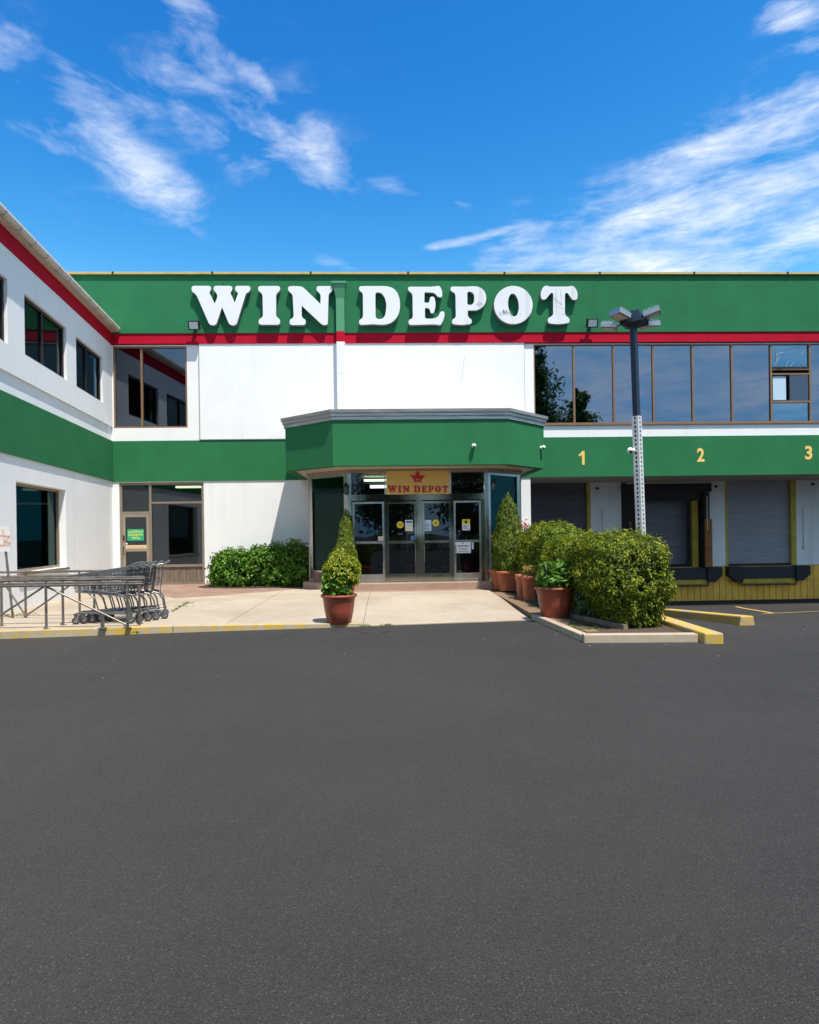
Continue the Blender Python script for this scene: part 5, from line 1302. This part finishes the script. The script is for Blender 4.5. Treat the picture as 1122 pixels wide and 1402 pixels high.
def hedge(name, boxes, loc, label, lm, dens, L, W, cat='hedge', extra=None, seed=1, zmin=.08, depth=.10, amp=.06, e=5, taper=None, sprig=6, slen=.15):
    t = thing(name, loc, label, cat)
    P_, N_ = [], []
    for i, (c, h) in enumerate(boxes):
        a = 8*(h[0]*h[1]*.5+h[0]*h[2]+h[1]*h[2]); n = int(a*dens/sprig)
        p, nn = sample_superellipsoid(c, h, e, n, seed+i*3, depth, amp, zmin); P_.append(p); N_.append(nn)
        co_ = core(c, (h[0]-.18, h[1]-.18, h[2]-.16), e, 'shade_core', M_core, t, zmin=zmin)
        if taper:
            for v in co_.data.vertices:
                q = taper(np.array([[v.co.x, v.co.y, v.co.z]]))[0]; v.co = Vector(q)
    p = np.concatenate(P_); nn = np.concatenate(N_)
    if taper: p = taper(p)
    r = np.random.default_rng(seed+50)
    # sprigs: short shoots of leaves growing out and up from the clipped face
    d = nn*1.0+r.normal(size=nn.shape)*.55; d[:, 2] += .55; d /= np.linalg.norm(d, axis=1, keepdims=True)
    ln = slen*r.uniform(.4, 1.25, (len(p), 1))
    f = np.linspace(-.5, .5, sprig)
    q = (p[:, None, :]+d[:, None, :]*(ln*f[None, :])[:, :, None]+r.normal(size=(len(p), sprig, 3))*L*.22).reshape(-1, 3)
    dn = np.repeat(nn, sprig, 0)*.9+r.normal(size=(len(q), 3))*.55; dn[:, 2] += .35
    keep = q[:, 2] > zmin; q, dn = q[keep], dn[keep]
    leaf_mesh('foliage', q, dn, L, W, lm, t, up=.9, seed=seed)
    mb = MB()
    for k in range(16):
        b0 = boxes[k % len(boxes)]; c = b0[0]; x = c[0]+r.uniform(-.4, .4)*b0[1][0]; y = c[1]+r.uniform(-.6, .6)*b0[1][1]
        mb.tube((x, y, zmin-.02), (x+r.uniform(-.15, .15), y+r.uniform(-.15, .15), zmin+.6), .018, 5, r1=.008)
    mb.build_one('stems', M_bark, t)
    return t, p
# the big clipped hedge
def under(p):
    q = p.copy(); k = np.clip((p[:, 2]-.05)/.75, 0, 1); k = k*k*(3-2*k)
    q[:, 0] = 4.12+(p[:, 0]-4.12)*(.62+.38*k); q[:, 1] = np.where(p[:, 1] < 11.2, 11.2+(p[:, 1]-11.2)*(.86+.14*k), p[:, 1]); return q
hg, hp = hedge('clipped_hedge', [((3.83, 10.80, .72), (.60, .92, .78)), ((3.84, 12.7, .70), (.58, 1.2, .76)), ((3.95, 11.0, .45), (.56, 1.05, .50))], (3.7, 11.0, .08), 'big boxy clipped yew hedge in the right planting bed in front of the docks', L_yew, 3600, .060, .020, seed=3, depth=.09, amp=.07, e=4, taper=under)
b2, _ = hedge('round_shrub', [((3.98, 15.4, .88), (.78, .95, .86))], (3.55, 15.3, .08), 'rounded clipped shrub behind the big hedge beside the entrance', L_yew, 2800, .06, .022, 'shrub', seed=21, e=2.6, slen=.12)
L_yew2 = leafmat('fern_leaf', [(.045, .09, .008), (.11, .19, .015), (.20, .28, .02), (.32, .35, .03)])
# soft fern-like growth between them
def tuft(name, c, n, L, spread, h, lm, label, cat='plant', seed=1, loc=None, width=.035, parent=None):
    t = thing(name, (c[0], c[1], c[2]), label, cat) if parent is None else parent
    r = np.random.default_rng(seed)
    ang = r.uniform(0, 2*math.pi, n); rad = spread*np.sqrt(r.uniform(0, 1, n)); zz = r.uniform(.05, 1, n)
    rad = rad*(1.05-.55*np.abs(zz-.35))
    p = np.stack([c[0]+rad*np.cos(ang), c[1]+rad*np.sin(ang), c[2]+h*zz], 1)
    nn = np.stack([np.cos(ang)*rad/spread, np.sin(ang)*rad/spread, np.full(n, .8)], 1)+r.normal(size=(n, 3))*.45
    leaf_mesh('foliage' if parent is None else 'leaves', p, nn, L, width, lm, t, up=.3, seed=seed, curl=.3)
    mb = MB()
    for k in range(14):
        a = r.uniform(0, 6.28); q = spread*.6*r.uniform(.2, 1)
        mb.tube((c[0], c[1], c[2]-.02), (c[0]+q*math.cos(a), c[1]+q*math.sin(a), c[2]+h*r.uniform(.5, .95)), .006, 4, r1=.003)
    mb.build('stems', mat('green_stem', (.08, .12, .03), .7), t)
    return t
tuft('leafy_shrub', (3.62, 13.7, .09), 2600, .11, .50, 1.56, L_yew2, 'loose fresh green shrub between the round shrub and the big hedge', 'shrub', seed=5, width=.03)
# left hedge against the wall
hl, _ = hedge('laurel_hedge', [((-4.30, 19.5, .60), (.78, .72, .52)), ((-3.1, 19.4, .64), (.95, .78, .56)), ((-2.62, 19.0, .62), (.42, .5, .54))], (-3.8, 19.5, .12), 'low bright green leafy hedge against the white wall left of the entrance', L_hedge, 1500, .10, .055, seed=31, zmin=.13, depth=.12, amp=.11, e=3.2, sprig=4, slen=.22)
r = np.random.default_rng(4); n = 900
p = np.stack([r.normal(-2.55, .20, n), r.normal(18.72, .14, n), r.uniform(.3, 1.2, n)], 1)
leaf_mesh('rusty_sprigs', p, np.stack([np.zeros(n), -np.ones(n), r.uniform(0, 1, n)], 1)+r.normal(size=(n, 3))*.5, .05, .02, L_rust, hl, up=1, seed=9)
n = 220; p = np.stack([r.normal(-2.62, .10, n), r.normal(19.1, .10, n), r.uniform(1.18, 1.48, n)], 1)
leaf_mesh('golden_tips', p, r.normal(size=(n, 3))+np.array([0, -.6, .6]), .07, .035, L_gold, hl, up=1, seed=10)
# mulch bed in front of it
mb = MB(); mb.prism([(-5.3, 20.3), (-5.45, 19.2), (-5.1, 18.75), (-4.0, 18.5), (-3.0, 18.4), (-2.3, 18.55), (-2.2, 20.3)], .11, .15); tag(mb.build('hedge_bed', M_mulch), kind='structure')

def pot(name, x, y, z, r, h, m, label, group=None, round_=True, soil=.9):
    t = thing(name, (x, y, z), label, 'plant pot', group)
    if round_:
        prof = [(.001, 0), (r*.62, 0), (r*.66, .01), (r*.80, h*.45), (r*.87, h*.80), (r*.885, h*.82), (r*.895, h*.90), (r*.99, h*.915), (r*1.0, h*.94), (r*1.0, h*.985), (r*.97, h), (r*.90, h), (r*.87, h*.96), (r*.84, h*.85)]
        mb = MB(); mb.lathe(prof, (x, y, z), 48); mb.build('shell', m, t)
        mb = MB(); mb.lathe([(.001, h*.89), (r*.45, h*.90), (r*.88, h*.87)], (x, y, z), 32); mb.build('soil', M_soil, t)
    else:
        mb = MB()
        def ring(a, zz, n_=24):
            pts = []
            for i in range(n_):
                th = 2*math.pi*i/n_+.2; cx, sx = math.cos(th), math.sin(th); k = (abs(cx)**5+abs(sx)**5)**(-1/5); pts.append((x+a*cx*k, y+a*sx*k, z+zz))
            return pts
        rings = [ring(r*.70, 0), ring(r*.86, h*.80), ring(r*.88, h*.82), ring(r*.98, h*.84), ring(r, h*.98), ring(r*.97, h), ring(r*.9, h), ring(r*.86, h*.85)]
        n_ = 24; mb.add([p for rg in rings for p in rg], [(j*n_+i, j*n_+(i+1) % n_, (j+1)*n_+(i+1) % n_, (j+1)*n_+i) for j in range(len(rings)-1) for i in range(n_)], True)
        mb.build('shell', m, t)
        mb = MB(); mb.add(ring(r*.88, h*.88), [tuple(range(24))]); mb.build('soil', M_soil, t)
    return t
def cone_cypress(x, y, z, r, h, seed, label, lm=L_cyp, n=9000):
    t = thing('cypress', (x, y, z), label, 'conifer', 'clipped cypresses by the entrance')
    rr = np.random.default_rng(seed)
    f = 1-np.sqrt(rr.uniform(0, 1, n)); f = np.clip(f*1.02, 0, 1)
    ang = rr.uniform(0, 2*math.pi, n)
    prof = np.interp(f, [0, .12, .35, .50, .58, .75, .90, .97, 1], [.78, 1.0, .98, .80, .68, .58, .33, .16, .04])
    q = np.stack([np.cos(ang), np.sin(ang), f*3], 1)
    rad = r*prof*(1+.12*lump(q, 3.2, seed)+.06*lump(q, 9, seed+2))-rr.exponential(.035, n)
    rad = np.maximum(rad, 0)
    p = np.stack([x+rad*np.cos(ang), y+rad*np.sin(ang), z+f*h], 1)
    nn = np.stack([np.cos(ang), np.sin(ang), np.full(n, .35)], 1)+rr.normal(size=(n, 3))*.5
    leaf_mesh('foliage', p, nn, .075, .026, lm, t, up=2.2, seed=seed, curl=.05)
    mb = MB(); mb.lathe([(r*a*.80, z_*h) for a, z_ in ((.60, .02), (.88, .12), (.85, .35), (.62, .52), (.48, .75), (.2, .9), (.01, .97))], (x, y, z), 16); mb.build('shade_core', M_core, t)
    mb = MB(); mb.tube((x, y, z-.03), (x, y, z+h*.6), .025, 8, r1=.01); mb.build('stem', M_bark, t)
    return t
# entrance pots
xp, yp = -.83, 11.46
G1 = 'terracotta coloured plant pots'
pot('plant_pot', xp, yp, pave_z(xp, yp), .315, .50, M_terra, 'round terracotta pot standing alone at the kerb in front of the doors', G1)
t = thing('golden_conifer', (xp, yp, .56), 'golden green conifer bush with broad leaves in the lone front pot', 'shrub')
r = np.random.default_rng(8); n = 5200
c = np.array([xp, yp, .60]); ang = r.uniform(0, 6.283, n); f = r.uniform(0, 1, n)
q = np.stack([np.cos(ang), np.sin(ang), f*2], 1)
rad = np.interp(f, [0, .3, .7, 1], [.17, .29, .25, .07])*(1+.28*lump(q, 4, 3))-r.exponential(.05, n)*.8; rad = np.abs(rad)
p = np.stack([c[0]+.03+rad*np.cos(ang), c[1]+rad*np.sin(ang), c[2]+f*.66+.06*lump(q, 6, 8)], 1)
p[:, 0] += .12*np.maximum(0, f-.2)*np.where(np.cos(ang) > 0, 1, -.4)
leaf_mesh('foliage', p, np.stack([np.cos(ang), np.sin(ang), np.full(n, .5)], 1)+r.normal(size=(n, 3))*.6, .055, .022, L_gold2 if False else leafmat('gold_mix', [(.06, .12, .008), (.20, .28, .01), (.42, .44, .02), (.6, .52, .03)], ns=9, wr=.4, wn=1.4), t, up=2, seed=3)
n = 900; ang = r.uniform(0, 6.283, n); f = r.uniform(.35, 1, n); rad = np.interp(f, [0, .5, 1], [.3, .28, .12])*r.uniform(.85, 1.2, n)
p = np.stack([c[0]+.05+rad*np.cos(ang), c[1]+rad*np.sin(ang), c[2]+f*.72+.05*np.sin(ang*3)], 1)
leaf_mesh('golden_shoots', p, np.stack([np.cos(ang), np.sin(ang), np.full(n, .6)], 1)+r.normal(size=(n, 3))*.4, .085, .022, L_gold, t, up=2.6, seed=13)
n = 170; ang = r.uniform(3.3, 6.1, n); hh_ = r.uniform(.0, .36, n); rad = r.uniform(.14, .27, n)
p = np.stack([c[0]-.02+rad*np.cos(ang), c[1]+rad*np.sin(ang), c[2]-.02+hh_], 1)
leaf_mesh('broad_leaves', p, np.stack([np.cos(ang)*.5, np.sin(ang), np.full(n, .9)], 1)+r.normal(size=(n, 3))*.25, .13, .11, L_broad, t, up=.2, seed=5)
mb = MB(); mb.lathe([(.10, .0), (.20, .2), (.17, .45), (.02, .6)], (c[0]+.02, c[1], c[2]-.05), 14); mb.build('shade_core', M_core, t)

pot('plant_pot', -1.03, 17.0, Z_WALK, .27, .42, M_terra, 'terracotta pot half hidden behind the golden bush left of the doors', G1, False)
cone_cypress(-1.03, 17.0, Z_WALK+.38, .29, 1.74, 12, 'narrow clipped cypress just left of the entrance doors')
xq, yq = atZ(697, 805, Z_WALK); yq = min(yq, 17.0)
pot('plant_pot', 3.08, 16.55, Z_WALK, .34, .50, M_terra2, 'pale terracotta pot carrying the right hand cypress', G1, False)
pot('plant_pot', 2.97, 16.95, Z_WALK, .30, .52, M_terra2, 'pale terracotta pot tucked behind the cypress pot', G1, False)
cone_cypress(3.12, 16.6, Z_WALK+.45, .44, 2.02, 14, 'taller clipped cypress in a pot right of the entrance doors', n=11000)
pot('plant_pot', 3.14, 14.35, .09, .175, .54, M_terra2, 'slim terracotta pot, front one of the pair beside the pavement', G1, False)
pot('plant_pot', 3.07, 14.75, .09, .16, .54, M_terra2, 'slim terracotta pot, rear one of the pair beside the pavement', G1, False)
tuft('potted_shrub', (3.15, 14.35, .56), 300, .06, .20, .30, leafmat('gold_small', [(.14, .14, .02), (.34, .28, .05), (.3, .14, .05)]), 'small straw coloured shrub in the slim front pot', 'shrub', seed=15, width=.025)
pot('plant_pot', 2.98, 11.55, .09, .36, .53, M_terra, 'largest round terracotta pot in front of the big hedge', G1)
tuft('potted_plant', (3.0, 11.52, .54), 620, .15, .36, .52, L_broad, 'bushy fresh green plant in the largest round pot', 'plant', seed=17, width=.06)
tuft('trailing_plant', (3.48, 11.15, .08), 240, .14, .26, .9, leafmat('grey_leaf', [(.08, .14, .07), (.18, .28, .14)]), 'grey green trailing weed between the largest pot and the hedge', 'plant', seed=19, width=.035)
# red flowers by the column
t = thing('flowering_shrub', (3.95, 17.5, .08), 'small rusty shrub with red flowers in front of the white column', 'shrub')
r = np.random.default_rng(30); n = 500
p = np.stack([r.normal(3.72, .12, n), r.normal(17.5, .12, n), r.uniform(.2, 1.75, n)], 1); leaf_mesh('foliage', p, r.normal(size=(n, 3))+[0, -.5, .5], .09, .04, L_rust, t, up=1, seed=4)
n = 30; p = np.stack([r.normal(3.74, .10, n), r.normal(17.45, .08, n), r.uniform(1.72, 1.92, n)], 1); leaf_mesh('flowers', p, r.normal(size=(n, 3))+[0, -1, .3], .06, .06, leafmat('petal', [(.55, .02, .06), (.7, .08, .12)]), t, seed=6)
mb = MB(); mb.tube((3.95, 17.5, .05), (3.95, 17.5, 1.6), .02, 6); mb.build('stem', M_bark, t)

for hp_, p, sd_ in PLN:
    o = leaf_mesh('hall_plant_leaves', p, np.random.default_rng(sd_).normal(size=p.shape)+[0, -.4, .6], .22, .07, L_broad, None, up=.6, seed=sd_)
    o.parent = hp_; o.location = -Vector(B.location)
# weeds in the pavement cracks and kerb
r = np.random.default_rng(77); pts = []
for (u, v, s, k) in ((250, 830, .05, 60), (258, 826, .04, 40), (530, 856, .04, 50), (186, 866, .03, 25), (36, 842, .10, 90), (500, 857, .04, 40), (715, 812, .10, 160), (735, 828, .10, 120), (700, 806, .08, 80)):
    x, y = atZ(u, v, Z_WALK if u < 700 else .09); q = r.normal(size=(k, 3))*[s*1.3, s, .0]+[x, y, (Z_WALK if u < 700 else .09)*.8+.012]; q[:, 2] += r.uniform(0, .03, k); pts.append(q)
x0, y0 = atZ(258, 825, Z_WALK); x1, y1 = atZ(236, 838, Z_WALK)
f = r.uniform(0, 1, 130)[:, None]; pts.append(np.array([x0, y0, Z_WALK+.01])*(1-f)+np.array([x1, y1, Z_WALK+.01])*f+r.normal(size=(130, 3))*.012)
p = np.concatenate(pts); wd_ = leaf_mesh('weeds', p, r.normal(size=p.shape)*.5+[0, 0, 1], .035, .016, M_weed, None, seed=7); tag(wd_, kind='stuff', label='small green weeds in the pavement cracks', cat='weeds')
# moss patches in the bed
p = np.stack([r.uniform(2.85, 3.3, 1500), r.uniform(9.7, 11.9, 1500), np.full(1500, .095)], 1); k_ = lump(p, 6, 5) > .25; p = p[k_]
o = leaf_mesh('moss', p, r.normal(size=p.shape)*.4+[0, 0, 1], .03, .02, leafmat('moss_leaf', [(.10, .12, .02), (.20, .22, .04)]), None, seed=8); tag(o, kind='stuff', label='dry moss on the planting bed', cat='moss')
# loose litter on the asphalt near the kerb
r = np.random.default_rng(5); n = 140
p = np.stack([r.uniform(-7, 9, n), 10.6-np.abs(r.normal(0, 1.4, n)), np.full(n, .004)], 1)
o = leaf_mesh('litter', p, r.normal(size=p.shape)*.15+[0, 0, 1], .03, .015, mat('dry_litter', (.28, .24, .18), .9), None, seed=9, curl=.05); tag(o, kind='stuff', label='tiny dry leaves and grit on the asphalt', cat='litter')

# ------------------------------------------------------------------ trees behind the camera (seen mirrored in the glass)
def tree(x, y, h, rad, seed, label, lm=L_con, n=9000, conical=True, L=.34):
    t = thing('conifer_tree' if conical else 'broadleaf_tree', (x, y, 0), label, 'tree', 'trees mirrored in the windows')
    r = np.random.default_rng(seed); P_ = []; N_ = []
    mb = MB(); mb.tube((x, y, 0), (x, y, h*.9), .22*h/12, 10, r1=.04)
    nb = 80 if conical else 40
    for k in range(nb):
        f = r.uniform(.12, .98); a = r.uniform(0, 6.28)
        rl = rad*((1-f)**.75+.08)*r.uniform(.55, 1.15) if conical else rad*math.sqrt(max(.05, 1-(2*f-1.05)**2))*r.uniform(.6, 1.1)
        b0 = np.array([x, y, h*f]); b1 = b0+np.array([math.cos(a)*rl, math.sin(a)*rl, rl*.45])
        mb.tube(b0, b1, .05, 5, r1=.015)
        m_ = int(n/nb); s = r.uniform(.15, 1.05, (m_, 1)); q = b0*(1-s)+b1*s+r.normal(size=(m_, 3))*rl*np.array([.16, .16, .22]); P_.append(q)
    mb.build('trunk', M_bark, t)
    p = np.concatenate(P_); leaf_mesh('crown', p, r.normal(size=p.shape), L, L*.5, lm, t, up=1, seed=seed)
tree(12.0, -12, 19.8, 4.1, 1, 'tall dark conifer mirrored in the first panes of the upstairs ribbon window', n=26000)
tree(16.0, -12, 13.2, 3.2, 2, 'shorter conifer mirrored beside the tall one in the ribbon window', n=13000)
tree(24.0, -16, 11.2, 2.6, 3, 'distant conifer tip mirrored low in the ribbon window', n=5000)
L_far = leafmat('far_leaf', [(.03, .06, .012), (.06, .11, .02), (.10, .15, .03)])
for k, (x, y, h) in enumerate(((-26, -30, 9), (-17, -34, 8), (-8, -32, 9.5), (0, -36, 8), (9, -33, 9), (30, -34, 8.5), (-36, -28, 10))):
    tree(x, y, h, 4.2, 40+k, 'leafy tree across the lot seen only mirrored in the ground floor glass', L_far, 4500, False, .5)
SC.render.film_transparent = False
